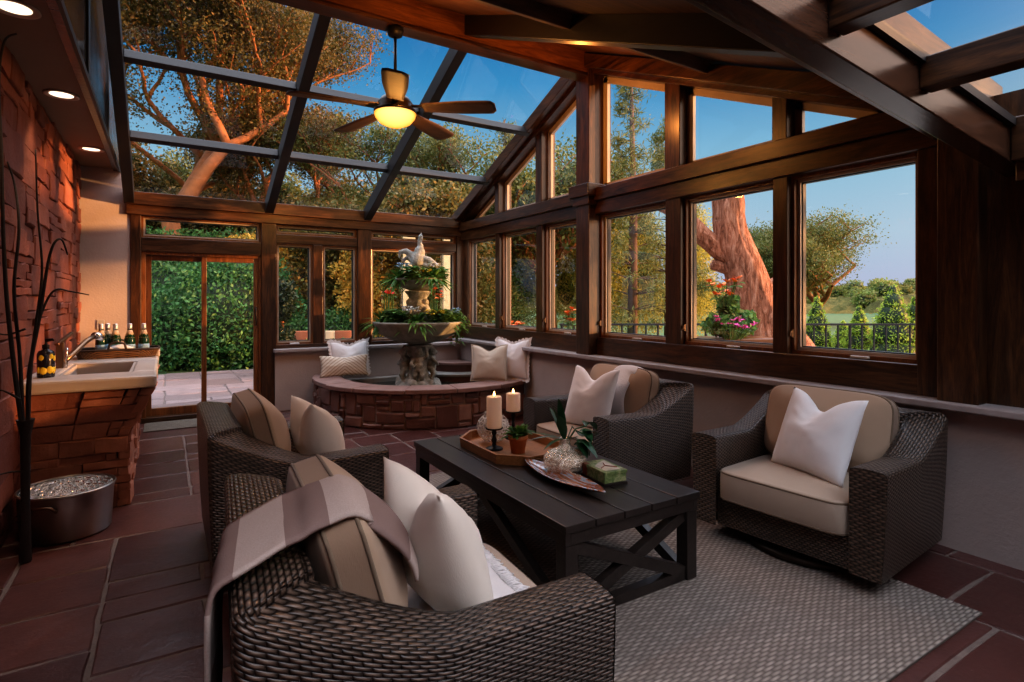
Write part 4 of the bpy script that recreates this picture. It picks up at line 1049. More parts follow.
tag(MB().grid(lambda u,v: (-.20+1.0*u, 7.30+.50*v, .014), 4, 4, lambda u,v: (u, .5*v)).box(-.20,.80,7.30,7.80,.001,.0135).build('door_mat', M['mat']), 'grey brown woven door mat inside the sliding patio door', 'mat')
def J(l, a=.03, s=0):
    q = random.Random(s); return [(max(-.155,x), y+q.uniform(-a,a)*min(1,i), z) for i, (x, y, z) in enumerate(l)]
branch(J([(-.01,0,.72),(-.05,0,1.07),(-.08,0,1.45),(-.09,0,1.83),(-.10,0,2.26),(-.11,0,2.64),(-.09,0,2.86),(-.04,0,2.92)],.03,1),.014,.006)
branch(J([(-.01,0,.72),(-.03,0,1.12),(-.04,0,1.5),(-.02,0,1.83),(-.05,0,2.08),(-.08,0,2.21)],.05,2),.012,.005)
branch(J([(.01,0,.72),(.02,0,1.06),(.05,0,1.34),(.07,0,1.62),(.05,0,1.95),(.05,0,2.28)],.05,3),.012,.004)
branch(J([(.01,0,.72),(.02,0,1.04),(.06,0,1.34),(.10,0,1.65),(.13,0,1.77),(.16,0,1.79),(.18,0,1.71)],.04,4),.012,.005)
branch(J([(.05,0,1.31),(.09,0,1.45),(.13,0,1.51),(.19,0,1.50),(.28,0,1.48)],.05,5),.008,.004)
branch(J([(0,0,1.29),(-.08,0,1.26),(-.14,0,1.28)],.03,6),.007,.003)
branch(J([(-.02,0,.90),(-.09,0,.96),(-.14,0,.95)],.03,7),.007,.003)
branch([(.02,0,.5),(-.06,-.05,.52),(-.14,-.09,.51)],.007,.003)

# ------------------------------------------------------------------ ceiling fan
FX, FY = 1.72, 4.72
fn = thing('ceiling_fan', 'five bladed ceiling fan with a glowing amber bowl lamp under the ridge beam', 'fan', (FX,FY,3.05))
MB().lathe([(.005,.79),(.07,.79),(.075,.765),(.06,.72),(.02,.705),(.005,.705)],24).build('canopy', M['iron'], fn, smooth=True)
MB().tube([(0,0,.2),(0,0,.72)],.014,12).build('downrod', M['rod'], fn, smooth=True)
MB().lathe([(.02,.22),(.05,.21),(.12,.17),(.155,.12),(.15,.075),(.185,.06),(.185,.035),(.02,.03)],32).build('motor_housing', M['bronze'], fn, smooth=True)
MB().lathe([(.182,.036),(.172,.0),(.135,-.045),(.07,-.075),(.002,-.085)],32).build('lamp_bowl', M['lampbowl'], fn, smooth=True)
for k in range(5):
    a = R_(250+72*k); c, s = math.cos(a), math.sin(a)
    m = MB(); TH = .012
    def bl(u, v):
        r_ = .25+.64*u; w = (.070+.030*sstep(u*1.6))*(1 if u < .93 else (1-((u-.93)/.07)**2*.45)); q = (2*v-1)*w
        return (r_, q, .085-q*.17-.02*u)
    m.grid(bl, 20, 4)
    V = [(p[0]*c-p[1]*s, p[0]*s+p[1]*c, p[2]) for p in m.v]; m.v = V
    o = m.build('blade', M['blade'], fn, smooth=True); o.modifiers.new('s','SOLIDIFY').thickness = TH
    b = MB().beam((.12*c,.12*s,.10),(.33*c,.33*s,.082),.045,.012).build('blade_iron', M['bronze'], o)
    b.parent = o

# recessed lights
for k, (x, y, lb) in enumerate(((-.655,3.78,'recessed soffit light nearest the camera'),(-.64,5.2,'middle recessed light in the soffit'),(-.62,6.92,'recessed soffit light nearest the far wall'))):
    dl = thing('recessed_light', lb, 'light', (x,y,2.95), 0, 'recessed lights in the soffit')
    m = MB(); K = 28
    m.lathe([(.075,-.001),(.105,-.002),(.108,-.010),(.095,-.013),(.074,-.004)],K,cap=False).build('trim_ring', M['trimwhite'], dl, smooth=True)
    MB().lathe([(.001,-.005),(.072,-.005)],K).build('lens', M['downlight'], dl)
    L = bpy.data.lights.new('downlight_beam','SPOT'); L.energy = 14; L.color = (1,.66,.38); L.spot_size = R_(80); L.spot_blend = .8; L.shadow_soft_size = .05
    lo = bpy.data.objects.new('downlight_beam', L); C.objects.link(lo); lo.location = (x,y,2.93)

# ------------------------------------------------------------------ corner fountain
FCX, FCY, FR = 3.05, 7.15, 1.45
a0 = math.atan2(7.80-FCY, -math.sqrt(FR*FR-(7.80-FCY)**2)); a1 = math.atan2(-math.sqrt(FR*FR-(3.88-FCX)**2), 3.88-FCX)
a0 = a0-2*PI if a0 > 0 else a0                      # sweep from the far wall round the front to the right wall
fb = thing('fountain_basin', 'curved red sandstone fountain basin with flat stone ledge in the far corner', 'fountain', (FCX,FCY,0))
ARC = (a1-a0)*FR
m = MB(); r = random.Random(8)
st_ = ashlar(ARC,.40,.085,.066,[(3,2),(2,2),(2,3),(3,3),(2,1),(3,1),(2,4),(4,2),(1,2),(3,4)],r)
stones(m, st_, lambda u,v,d: ((FR-.04+d)*math.cos(a0+u/FR), (FR-.04+d)*math.sin(a0+u/FR), v), r, .0085, (.035,.06), .012, 3, .010, .006, -.02, 10)
m.build('stone_face', M['fstone'], fb)
def arcgrid(r0, z0, r1, z1, nm, mat, A0=None, A1=None, n=60):
    A0 = a0 if A0 is None else A0; A1 = a1 if A1 is None else A1
    return MB().grid(lambda u,v: ((r0+(r1-r0)*v)*math.cos(A0+(A1-A0)*u), (r0+(r1-r0)*v)*math.sin(A0+(A1-A0)*u), z0+(z1-z0)*v), n, 1)
def arcsolid(r0, r1, z0, z1, A0, A1, n=60):
    mb = MB(); V = []
    for i in range(n+1):
        a = A0+(A1-A0)*i/n; c, s = math.cos(a), math.sin(a)
        V += [(r0*c,r0*s,z0),(r1*c,r1*s,z0),(r1*c,r1*s,z1),(r0*c,r0*s,z1)]
    F = [(4*i+k, 4*i+(k+1)%4, 4*i+4+(k+1)%4, 4*i+4+k) for i in range(n) for k in range(4)]+[(0,1,2,3),(4*n+3,4*n+2,4*n+1,4*n)]
    return mb.add(V, F)
arcsolid(1.16,FR-.016,0,.40,a0,a1).build('core', M['fmortar'], fb)
# ledge in separate slabs
caps = MB(); k = 0; A = a0; rr = random.Random(3)
while A < a1-.02:
    B = min(a1, A+rr.uniform(.28,.46)); B = a1 if a1-B < .15 else B
    s_ = arcsolid(1.12+rr.uniform(-.012,.012),FR+.03+rr.uniform(-.012,.012),.40,.45+rr.uniform(-.004,.004),A+.003,B-.003,8); caps.add(s_.v,[f for f in s_.f]); A = B
caps.build('ledge_slabs', M['cap'], fb, bevel=.008)
m = MB(); r = random.Random(9)
stones(m, ashlar((a1-a0)*1.16,.40,.10,.10,[(2,2),(2,1),(3,2),(1,1)],r), lambda u,v,d: ((1.165-d)*math.cos(a0+u/1.16),(1.165-d)*math.sin(a0+u/1.16),v), r, .005, (.01,.025), .01, 2, .006, .004, -.02)
m.build('inner_stone', M['fstone'], fb)
# back ledge and corner steps
ax, ay = 3.88-FCX, 7.80-FCY
m = MB().box(-1.15,ax,ay-.16,ay,0,.36); m.box(ax-.16,ax,-1.0,ay-.16,0,.36)
m.build('back_ledge', M['patio_grey'], fb, bevel=.01)
def corner(rad, z0, z1, nm, mat):
    mb = MB(); n = 20; P = [(ax,ay)]+[(ax-rad*math.cos(PI/2*i/n), ay-rad*math.sin(PI/2*i/n)) for i in range(n+1)]
    mb.prism(P,'z',z0,z1); return mb.build(nm, M[mat], fb)
corner(.80,.0,.37,'corner_step','fstone'); corner(.82,.371,.40,'corner_cap','patio_grey'); corner(.50,.401,.50,'corner_step','fstone'); corner(.52,.501,.53,'corner_cap','cap')
m = MB(); n = 40; P = [((1.15)*math.cos(a0+(a1-a0)*i/n),(1.15)*math.sin(a0+(a1-a0)*i/n)) for i in range(n+1)]+[(ax-.1,ay-.1)]
m.add([(x,y,.30) for x,y in P],[list(range(len(P)))]); m.build('water', M['water'], fb)

tf = thing('tiered_fountain', 'two tiered cast stone fountain with figures and a bird on top', 'fountain', (2.86,6.98,.0))
def sculpt(mb, name, vox, par, mat='statue'):
    o = mb.build(name, M[mat], par, smooth=True, normals=True)
    md = o.modifiers.new('r','REMESH'); md.mode = 'VOXEL'; md.voxel_size = vox; md.use_smooth_shade = True
    sm = o.modifiers.new('s','SMOOTH'); sm.iterations = 2; sm.factor = .5
    return o
m = MB(); m.lathe([(.005,.28),(.30,.28),(.31,.33),(.26,.37),(.16,.41),(.13,.50),(.11,.70),(.15,.80),(.20,.86),(.005,.87)],28)
rr = random.Random(6)
for k in range(16):
    a = rr.uniform(0,2*PI); R0 = rr.uniform(.2,.29); m.ball((R0*math.cos(a),R0*math.sin(a),.33+rr.uniform(-.02,.05)),rr.uniform(.04,.07),8,6)
sculpt(m, 'pedestal', .014, tf)
for k in range(4):
    a = R_(-110+90*k); q = MB(); 
    def T_(x, y, z): return ((.17+x)*math.cos(a)-y*math.sin(a), (.17+x)*math.sin(a)+y*math.cos(a), z)
    def blob(x, y, z, r): q.ball(T_(x,y,z), r, 10, 8)
    blob(.02,0,.76,.058); blob(.07,0,.755,.02); blob(-.005,0,.80,.05)          # head, nose side, hair
    blob(.0,0,.665,(.07,.07,.065)); blob(.01,0,.60,(.068,.068,.07)); blob(.0,0,.55,(.07,.07,.055))
    q.tube([T_(0,.065,.68),T_(.03,.11,.72),T_(.0,.10,.80),T_(-.02,.08,.86)],[.028,.025,.022,.02],8); q.tube([T_(0,-.065,.68),T_(.06,-.10,.63),T_(.09,-.06,.59)],[.028,.024,.02],8)
    q.tube([T_(0,.04,.55),T_(.05,.045,.47),T_(.02,.04,.40),T_(.05,.045,.37)],[.045,.038,.028,.022],8); q.tube([T_(0,-.04,.55),T_(.03,-.05,.47),T_(.0,-.05,.40),T_(.04,-.055,.37)],[.045,.038,.028,.022],8)
    q.tube([T_(0,.05,.60),T_(.05,.0,.55),T_(.02,-.07,.53)],.025,6)
    o = sculpt(q, 'cherub', .010, tf)
MB().lathe([(.06,.86),(.20,.885),(.36,.93),(.50,1.01),(.575,1.125),(.59,1.145),(.59,1.165),(.565,1.168),(.48,1.12),(.005,1.10)],48).build('lower_bowl', M['bowlstone'], tf, smooth=True)
m = MB(); m.lathe([(.005,1.08),(.16,1.09),(.13,1.14),(.10,1.2),(.12,1.30),(.14,1.38),(.11,1.46),(.15,1.53),(.19,1.57),(.005,1.58)],24)
for k in range(3):
    a = R_(-60+120*k); c, s = math.cos(a), math.sin(a)
    m.ball((.12*c,.12*s,1.42),.05,10,8); m.ball((.12*c,.12*s,1.33),(.06,.06,.06),10,8); m.ball((.13*c,.13*s,1.24),(.06,.06,.07),10,8); m.tube([(.12*c-.05*s,.12*s+.05*c,1.36),(.14*c-.08*s,.14*s+.08*c,1.30),(.16*c-.03*s,.16*s+.03*c,1.26)],.022,6)
    m.tube([(.13*c,.13*s,1.22),(.17*c,.17*s,1.15),(.15*c,.15*s,1.09)],[.04,.03,.025],6)
sculpt(m, 'upper_column', .012, tf)
MB().lathe([(.05,1.57),(.12,1.58),(.22,1.62),(.30,1.69),(.325,1.72),(.32,1.735),(.28,1.72),(.005,1.70)],36).build('upper_bowl', M['bowlstone'], tf, smooth=True)
m = MB(); m.lathe([(.005,1.70),(.09,1.70),(.06,1.80),(.05,1.88),(.005,1.9)],14)
m.ball((0,0,1.98),(.10,.085,.13),14,10); m.ball((.02,0,2.08),(.075,.07,.09),12,8)
m.tube([(.02,0,2.10),(.035,0,2.18),(.02,0,2.21),(.03,0,2.26),(.035,0,2.285)],[.055,.038,.030,.032,.028],10); m.ball((.035,0,2.285),.036,10,8); m.tube([(.04,0,2.30),(.045,0,2.33),(.05,0,2.35)],[.02,.013,.005],8)
for s in (-1,1):
    ux, uy = .86*s, -.53*s
    m.tube([(.05*ux,.05*uy,2.02),(.16*ux,.16*uy,2.10),(.235*ux,.235*uy,2.09),(.25*ux,.25*uy,2.0)] if s < 0 else [(.05*ux,.05*uy,2.0),(.15*ux,.15*uy,1.98),(.22*ux,.22*uy,1.93),(.25*ux,.25*uy,1.86)],[.05,.042,.032,.012],8)
    m.tube([(.05*ux,.05*uy,1.95),(.14*ux,.14*uy,2.02),(.19*ux,.19*uy,1.98),(.20*ux,.20*uy,1.9)] if s < 0 else [(.04*ux,.04*uy,1.93),(.12*ux,.12*uy,1.9),(.17*ux,.17*uy,1.84)],[.045,.035,.025,.012] if s < 0 else [.045,.035,.015],8)
sculpt(m, 'bird_finial', .010, tf)

# plants in the bowls
def fern_blades(m, n, L, up, rr, W=.018):
    for k in range(n):
        a = 2*PI*k/n+rr.uniform(-.3,.3); e = rr.uniform(*up); l = L*rr.uniform(.6,1.1)
        leafblade(m, (0,0,0), (math.cos(a)*math.cos(e),math.sin(a)*math.cos(e),math.sin(e)), (0,0,1), l, W*rr.uniform(.6,1.2), rr.uniform(.3,.7), 6, .2)
rr = random.Random(17); m = MB(); fern_blades(m, 110, .33, (.0,1.35), rr, .022)
fe = thing('fern', 'x', 'fern', (0,0,0)); m.build('fronds', M['leaf_fern'], fe)
m = MB(); rr = random.Random(18)
for k in range(300):
    a = rr.uniform(0,2*PI); p = (rr.uniform(0,.14)*math.cos(a),rr.uniform(0,.14)*math.sin(a),rr.uniform(0,.17)); leafblade(m, p, (math.cos(a),math.sin(a),rr.uniform(-.2,1)), (0,0,1), rr.uniform(.06,.10), .03, .3, 4)
lf = thing('leafy_plant', 'x', 'plant', (0,0,0)); m.build('foliage', M['leaf_green'], lf)
GFN = 'ferns and leafy plants filling the fountain bowls'
first = {0: True, 1: True}
spots = [(-.50,.22,'at the left rim of the lower fountain bowl'),(-.42,-.12,'left of the white flowers in the lower fountain bowl'),(-.18,-.42,'at the front left of the lower fountain bowl'),(.14,-.46,'under the yellow flowers of the lower fountain bowl'),(.36,-.34,'at the front right of the lower fountain bowl'),(.50,-.14,'at the right rim of the lower fountain bowl'),(.20,.42,'at the back of the lower fountain bowl'),(-.15,.45,'at the back left of the lower fountain bowl')]
for k, (x, y, w) in enumerate(spots):
    p = (fe, lf)[k%2]; nm = ('fern','leafy plant')[k%2]
    loc = (2.86+x*.84, 6.98+y*.84, 1.14); lb = 'green %s %s' % (nm, w)
    if first[k%2]: p.location = loc; p['label'] = lb; p['group'] = GFN; first[k%2] = False
    else: dup(p, None, loc, k*1.3, lb)
for k, (x, y, w) in enumerate([(-.24,.06,'at the left rim'),(-.14,-.18,'at the front left'),(.10,-.24,'at the front'),(.25,-.06,'at the right rim'),(.08,.22,'at the back')]):
    p = (fe, lf)[k%2 if k != 2 else 0]
    dup(p, None, (2.86+x,6.98+y,1.70), k*1.1, 'spiky green %s %s of the upper fountain bowl' % (('fern','plant')[k%2 if k != 2 else 0], w))
def flowers(mat, label, loc, n, spread, size, seed, cat='flowers', leaf=None, group=None, zs=.06):
    t = thing('flower_cluster', label, cat, loc, 0, group); rr = random.Random(seed); m = MB(); g = MB()
    for k in range(n):
        a = rr.uniform(0,2*PI); q = spread*math.sqrt(rr.random()); c = (q*math.cos(a), q*math.sin(a), rr.uniform(0,zs))
        for j in range(5):
            b = 2*PI*j/5+rr.random(); e = rr.uniform(.1,.9)
            leafblade(m, c, (math.cos(b)*math.cos(e),math.sin(b)*math.cos(e),math.sin(e)), (0,0,1), size, size*.42, .2, 3)
        if leaf: g.tube([(c[0]*.4,c[1]*.4,-(loc[2]+.05) if loc[2] < 1.7 and 'planter' not in label else -.12),c],.006,4); leafblade(g, (c[0]*.6,c[1]*.6,c[2]-.06), (math.cos(a),math.sin(a),.3),(0,0,1),size*2.2,size*.7,.3,4)
    m.build('blossoms', M[mat], t)
    if leaf: g.build('greenery', M[leaf], t)
    return t
flowers('fl_yellow','yellow flowers at the front of the lower fountain bowl',(2.86,6.46,1.26),30,.13,.03,1)
flowers('fl_wht','white flowers at the left of the lower fountain bowl',(2.60,6.58,1.30),26,.10,.038,2)
flowers('fl_blue','pale blue flowers at the right rim of the lower fountain bowl',(3.20,6.62,1.28),18,.09,.033,3)
flowers('fl_blue','pale blue flowers at the left of the upper fountain bowl',(2.63,6.93,1.86),24,.10,.04,4)
flowers('fl_wht','white and blue flower head at the right of the upper fountain bowl',(2.99,6.78,1.87),20,.09,.04,5)
flowers('fl_yellow','small yellow flowers at the front of the upper fountain bowl',(2.84,6.70,1.80),14,.08,.026,6)
tv = thing('trailing_vine','green vine trailing over the right edge of the lower fountain bowl','vine',(3.32,6.62,1.20))
m = MB(); rr = random.Random(3)
for k in range(9):
    x0, y0 = rr.uniform(-.12,.08), rr.uniform(-.1,.1); l = rr.uniform(.18,.40)
    for j in range(12):
        z = .04-l*j/11; a = rr.uniform(0,2*PI); leafblade(m, (x0+.05*math.sin(j*.5),y0,z), (math.cos(a),math.sin(a),-.4),(0,0,1),.045,.016,.3,3)
m.build('strands', M['leaf_fern'], tv)
# ------------------------------------------------------------------ outdoors
nr = np.random.default_rng(5)
def leaf_quads(cent, size, rnd, aspect=.55, flat=0.0):
    n = len(cent); a = rnd.normal(size=(n,3)); a /= np.linalg.norm(a,axis=1,keepdims=True)
    b = rnd.normal(size=(n,3)); b -= a*(a*b).sum(1,keepdims=True); b /= np.linalg.norm(b,axis=1,keepdims=True)
    if flat: b[:,2] *= (1-flat); a[:,2] *= (1-flat)
    s = size*rnd.uniform(.6,1.3,size=(n,1))
    V = np.stack([cent-a*s, cent-b*s*aspect, cent+a*s, cent+b*s*aspect],1).reshape(-1,3)
    F = np.arange(n*4).reshape(n,4); return V, F
def grow(seed, H, spread, r0, fork=.35, depth=4, nb=(2,4), lean=(0,0), wig=.18, up=.35):
    q = random.Random(seed); tubes = []; tips = []
    def go(p, d, L, r, k):
        pts = [p]; dd = d.copy(); n = 4
        for i in range(n):
            dd = (dd+Vector((q.uniform(-1,1),q.uniform(-1,1),q.uniform(-.5,.8)))*wig).normalized(); pts.append(pts[-1]+dd*(L/n))
        tubes.append((pts, r, r*.62))
        if k >= 2: tips.extend([pts[2],pts[3],pts[4]])
        if k == depth: tips.append(pts[-1]); return
        for j in range(q.randint(*nb)):
            a = q.uniform(0,2*PI); e = Vector((math.cos(a)*spread,math.sin(a)*spread,up)); nd = (dd*.6+e).normalized()
            go(pts[-1] if j < 2 else pts[q.randint(2,4)], nd, L*q.uniform(.62,.85), r*.58, k+1)
    go(Vector((0,0,0)), Vector((lean[0],lean[1],1)).normalized(), H*fork, r0, 0)
    return tubes, tips
def branch_mesh(tubes, name, mat, parent, n=6):
    mb = MB()
    for pts, a, b in tubes: mb.tube(pts, [a+(b-a)*i/(len(pts)-1) for i in range(len(pts))], n, cap=False)
    return mb.build(name, M[mat], parent, smooth=True, normals=False)
def tree(name, label, loc, seed, H, spread=.8, r0=.25, leaf='leaf_oak', bark='bark', nleaf=16000, size=.10, clump=.55, cat='tree', group=None, **kw):
    t = thing(name, label, cat, loc, 0, group)
    tubes, tips = grow(seed, H, spread, r0, **kw)
    zmax = max(p.z for p in tips); k = H/zmax
    tubes = [([p*k for p in pts], a, b) for pts, a, b in tubes]; T = np.array([tuple(p*k) for p in tips])
    branch_mesh(tubes, 'trunk', bark, t)
    rnd = np.random.default_rng(seed); idx = rnd.integers(0,len(T),nleaf)
    c = T[idx]+rnd.normal(size=(nleaf,3))*np.array([clump,clump,clump*.6])*rnd.uniform(.3,1,size=(nleaf,1))
    V, F = leaf_quads(c, size, rnd); np_mesh('crown', V, F, M[leaf], t)
    return t
def bush(name, label, loc, seed, blobs, leaf, n, size, cat='shrub', group=None, aspect=.55, shell=.55, trunk=None, core=.72):
    t = thing(name, label, cat, loc, 0, group); rnd = np.random.default_rng(seed)
    w = np.array([b[3]*b[4]*b[5] for b in blobs])**.67; w /= w.sum(); idx = rnd.choice(len(blobs), n, p=w); B = np.array(blobs)
    d = rnd.normal(size=(n,3)); d /= np.linalg.norm(d,axis=1,keepdims=True); rad = rnd.uniform(shell,1.08,size=(n,1))
    # lumpy surface
    rad *= 1+.13*np.sin(d[:,:1]*9+idx[:,None])*np.sin(d[:,1:2]*8+idx[:,None]*2)+.1*np.sin(d[:,2:3]*11)
    c = B[idx,:3]+d*B[idx,3:6]*rad
    V, F = leaf_quads(c, size, rnd, aspect); np_mesh('foliage', V, F, M[leaf], t)
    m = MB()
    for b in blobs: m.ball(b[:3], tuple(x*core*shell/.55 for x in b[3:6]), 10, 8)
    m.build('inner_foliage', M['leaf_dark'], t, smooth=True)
    if trunk: MB().tube([(0,0,0),(0,0,trunk[1])],trunk[0],8).build('stem', M['bark'], t)
    return t
def conifer(name, label, loc, seed, H, R0, n, size, leaf='leaf_pine', sparse=.6, group=None, base=.12):
    t = thing(name, label, 'tree', loc, 0, group); q = random.Random(seed); mb = MB(); rnd = np.random.default_rng(seed)
    mb.tube([(0,0,0),(.05,0,H*.5),(0,.04,H)],[.02*H*.9,.013*H,.004*H],8); cs = []
    nl = int(H*2.3)
    for i in range(nl):
        z = H*(base+(1-base)*i/nl); L = R0*(1-(i/nl))**.8*q.uniform(.6,1.15)+.12
        for j in range(q.randint(3,5)):
            a = q.uniform(0,2*PI); e = Vector((math.cos(a)*L, math.sin(a)*L, L*q.uniform(.0,.35))); p = Vector((0,0,z))
            mb.tube([p,p+e*.5+Vector((0,0,.02)),p+e],[.018,.012,.005],4,cap=False)
            for k in range(3): cs.append(tuple(p+e*(.55+.45*(k+1)/3)))
    mb.build('trunk', M['pinebark'], t, smooth=True, normals=False)
    cs = np.array(cs); idx = rnd.integers(0,len(cs),n); c = cs[idx]+rnd.normal(size=(n,3))*sparse*.2
    V, F = leaf_quads(c, size, rnd, .16); np_mesh('needles', V, F, M[leaf], t); return t
def pos(px, D, z=0):
    """documented garden layout: bearing (as an angle off the room's forward diagonal) and distance from the seating area"""
    t = (px-512)/560.; a = R_(31.8); return (D*(math.sin(a)+t*math.cos(a)), D*(math.cos(a)-t*math.sin(a)), z)

# ground
struct(MB().box(-60,80,-20,120,-.5,-.16).build('floor_lawn', M['grass']), 'lawn around the house', 'ground')
mb = MB(); r = random.Random(44)
stones(mb, ashlar(9,5.2,.3,.28,[(2,2),(3,2),(2,1),(3,1),(4,2),(2,3)],r), lambda u,v,d: (-4.5+u, 8.12+v, d-.06), r, .012, (.010,.02), .008, 2, .003, .015, -.02)
o = struct(mb.build('floor_patio', M['patio']), 'pale pink flagstone patio outside the sliding door', 'floor')
MB().box(-4.5,4.6,8.08,13.4,-.12,-.06).build('patio_bed', M['mortar'], o)
struct(MB().box(4.22,12.8,-4,9.5,-.12,-.02).build('floor_deck', M['patio_grey']), 'terrace paving outside the right windows', 'floor')

# distant wooded hills, built as a bumpy terrain in the direction of the view to the right
mb = MB(); N1, N2 = 90, 60
def hill(u, v):
    D = 26+v*v*240; px = 420+820*u; x, y, _ = pos(px, D)
    ridge = -4.2+ (vnoise(px*.012, 2.3)-.5)*2.4 + 10.2*v**1.15
    z = ridge + (vnoise(x*.35,y*.35)-.5)*2.6*(.5+v)+ (vnoise(x*.13,y*.13)-.5)*3.0*(v+.2) + (vnoise(x*1.1,y*1.1)-.5)*1.0
    return (x, y, z)
mb.grid(hill, N1*2, N2*2)
struct(mb.build('hills', M['hill'], smooth=True, normals=False), 'distant wooded hills below the horizon', 'hills')

TG = 'trees beyond the garden wall'
X = pos
tree('oak_tree','large sunlit oak with spreading orange limbs at the left, seen through the roof',X(190,16.5,-.2),12,12.3,.85,.42,'leaf_oak','bark',80000,.046,.42, depth=5, fork=.26)
tree('oak_tree','oak with dark orange foliage at the far left edge of the roof glass',X(95,18.5,-.2),31,14.5,.8,.36,'leaf_oak','bark',60000,.048,.45, depth=5, fork=.25)
tree('oak_tree','oak filling the gap left of the large oak limbs in the roof glass',X(140,20,-.2),77,12.0,.8,.30,'leaf_oak','bark',60000,.05,.45, depth=5, fork=.25)
tree('oak_tree','oak seen through the roof between the large left oak and the fan',X(292,20,-.2),5,8.7,.8,.30,'leaf_oak','bark',55000,.05,.42, depth=5, fork=.28)
tree('broadleaf_tree','gold green tree seen through the roof glass behind the ceiling fan',X(372,20,-.2),9,7.5,.9,.26,'leaf_olive','bark',55000,.05,.42, depth=5, fork=.28)
tree('broadleaf_tree','gold green tree seen through the last roof pane left of the ridge post',X(462,19,-.2),14,6.1,.95,.24,'leaf_olive','bark',50000,.05,.42, depth=5, fork=.28)
tree('broadleaf_tree','sunlit golden tree behind the paired far casements',X(308,15.8,-.2),22,4.6,.95,.2,'leaf_gold','bark',30000,.06,.45, depth=5, fork=.26)
tree('broadleaf_tree','orange leaved tree behind the fountain window',X(422,15.4,-.2),25,4.4,.95,.2,'leaf_gold','bark',30000,.06,.45, depth=5, fork=.26)
for k, (px, D, h, w, lf_) in enumerate(((120,22,8.2,'at the left edge of the roof glass','leaf_oak'),(175,24,8.0,'behind the trunk of the large left oak','leaf_olive'),(225,23,7.4,'right of the large left oak','leaf_oak'),(280,25,7.4,'above the left far casements','leaf_olive'),(335,24,7.0,'above the right far casements','leaf_oak'),(395,24,6.6,'behind the ceiling fan blades','leaf_olive'),(450,23,5.9,'above the fountain window','leaf_olive'))):
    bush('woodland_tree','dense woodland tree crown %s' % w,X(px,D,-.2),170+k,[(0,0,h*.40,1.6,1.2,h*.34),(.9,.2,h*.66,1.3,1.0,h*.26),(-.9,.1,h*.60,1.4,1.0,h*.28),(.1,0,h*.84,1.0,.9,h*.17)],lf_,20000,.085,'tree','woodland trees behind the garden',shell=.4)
for k, (px, D, h, w) in enumerate(((285,14.8,3.7,'behind the left far casement'),(345,15.2,3.8,'behind the right far casement'),(395,14.6,3.6,'behind the left half of the fountain window'),(450,14.4,3.4,'behind the right half of the fountain window'))):
    bush('autumn_shrub','tall sunlit orange shrub %s' % w,X(px,D,-.2),140+k,[(0,0,h*.35,1.3,.9,h*.36),(.5,.2,h*.7,1.0,.8,h*.3),(-.6,.1,h*.62,.9,.8,h*.3)],('leaf_fire','leaf_gold')[k%2],26000,.055,'shrub',shell=.4,core=.4)
bush('ivy_hedge','dense bright green ivy bank outside the sliding door',X(232,13.2,-.1),41,[(0,0,1.2,1.5,.9,1.35),(.8,.3,.9,.8,.8,1.1),(-1.0,.4,.8,1.1,.8,1.2),(.2,.2,2.1,1.0,.7,.6)],'leaf_ivy',34000,.050,'hedge')
bush('yew_hedge','darker green hedge at the left of the sliding door view',X(160,14.2,-.1),42,[(0,0,1.3,1.4,.9,1.5),(-1.5,.2,1.4,1.3,.9,1.6),(.8,.6,1.8,1.2,.8,1.2)],'leaf_green',30000,.05,'hedge')
bush('broadleaf_shrub','pale green shrub rising behind the ivy bank',X(222,15.5,-.1),43,[(0,0,2.2,1.1,.9,1.3),(-1.4,.5,2.3,1.2,.8,1.2)],'leaf_green',22000,.05)
bush('broadleaf_shrub','leafy green shrub behind the outdoor sofa',X(345,14.0,-.1),44,[(0,0,.5,1.0,.6,.9),(-.9,.2,.4,.8,.6,.8),(.8,.3,.5,.8,.6,.7)],'leaf_green',20000,.045)
bush('topiary','dark clipped two ball topiary left in the paired casement',X(282,11.0,-.1),45,[(0,0,.55,.27,.27,.50),(0,0,1.55,.25,.25,.42)],'leaf_dark',9000,.035,trunk=(.04,1.3))
bush('clipped_hedge','low dark green clipped hedge behind the right far casement',X(336,11.2,-.1),46,[(-.3,0,.40,.35,.25,.38),(.3,0,.40,.38,.25,.38)],'leaf_green',6000,.04,'hedge')
sf = thing('outdoor_sofa','dark outdoor sofa with rust and tan cushions on the patio','sofa',X(323,12.2,-.06),R_(-25))
m = MB(); m.box(-.75,.75,-.35,.35,.05,.34).box(-.75,.75,.25,.38,.34,.66).box(-.78,-.66,-.35,.35,.34,.56).box(.66,.78,-.35,.35,.34,.56); m.build('frame', M['outwicker'], sf, bevel=.02)
for k, (x, c) in enumerate(((-.42,'rust'),(0.05,'tan'),(.42,'rust'))):
    mm, ol = rbox_puff(.42,.16,.42,.0,.0,4); mm.v = [(x+q[1], .14+q[0], .62+q[2]) for q in mm.v]
    part_label(mm.build('cushion', M[c], sf, smooth=True), 'rust cushion' if c == 'rust' else 'tan cushion')
for k, (px, D, w) in enumerate(((409,12.0,'left of the fountain bird'),(449,12.2,'right of the fountain bird'))):
    p = thing('garden_pillar','pale yellow stone pillar outside, %s' % w,'pillar',X(px,D,-.1),R_(-20))
    MB().box(-.13,.13,-.13,.13,.06,3.3).build('shaft', M['pale'], p, bevel=.01); MB().box(-.19,.19,-.19,.19,0,.12).build('base', M['pale'], p, bevel=.01)
flowers('fl_red','red geranium flowers outside the picture window',X(389,9.6,1.55),14,.12,.06,11,leaf='leaf_green',zs=.16)
flowers('fl_orange','orange red flowers outside, right of the fountain column',X(437,9.8,1.45),14,.12,.06,12,leaf='leaf_green',zs=.2)
flowers('fl_orange','tall orange canna flowers outside, just left of the ridge post',X(572,9.0,1.05),12,.10,.08,13,leaf='leaf_green',zs=.3)
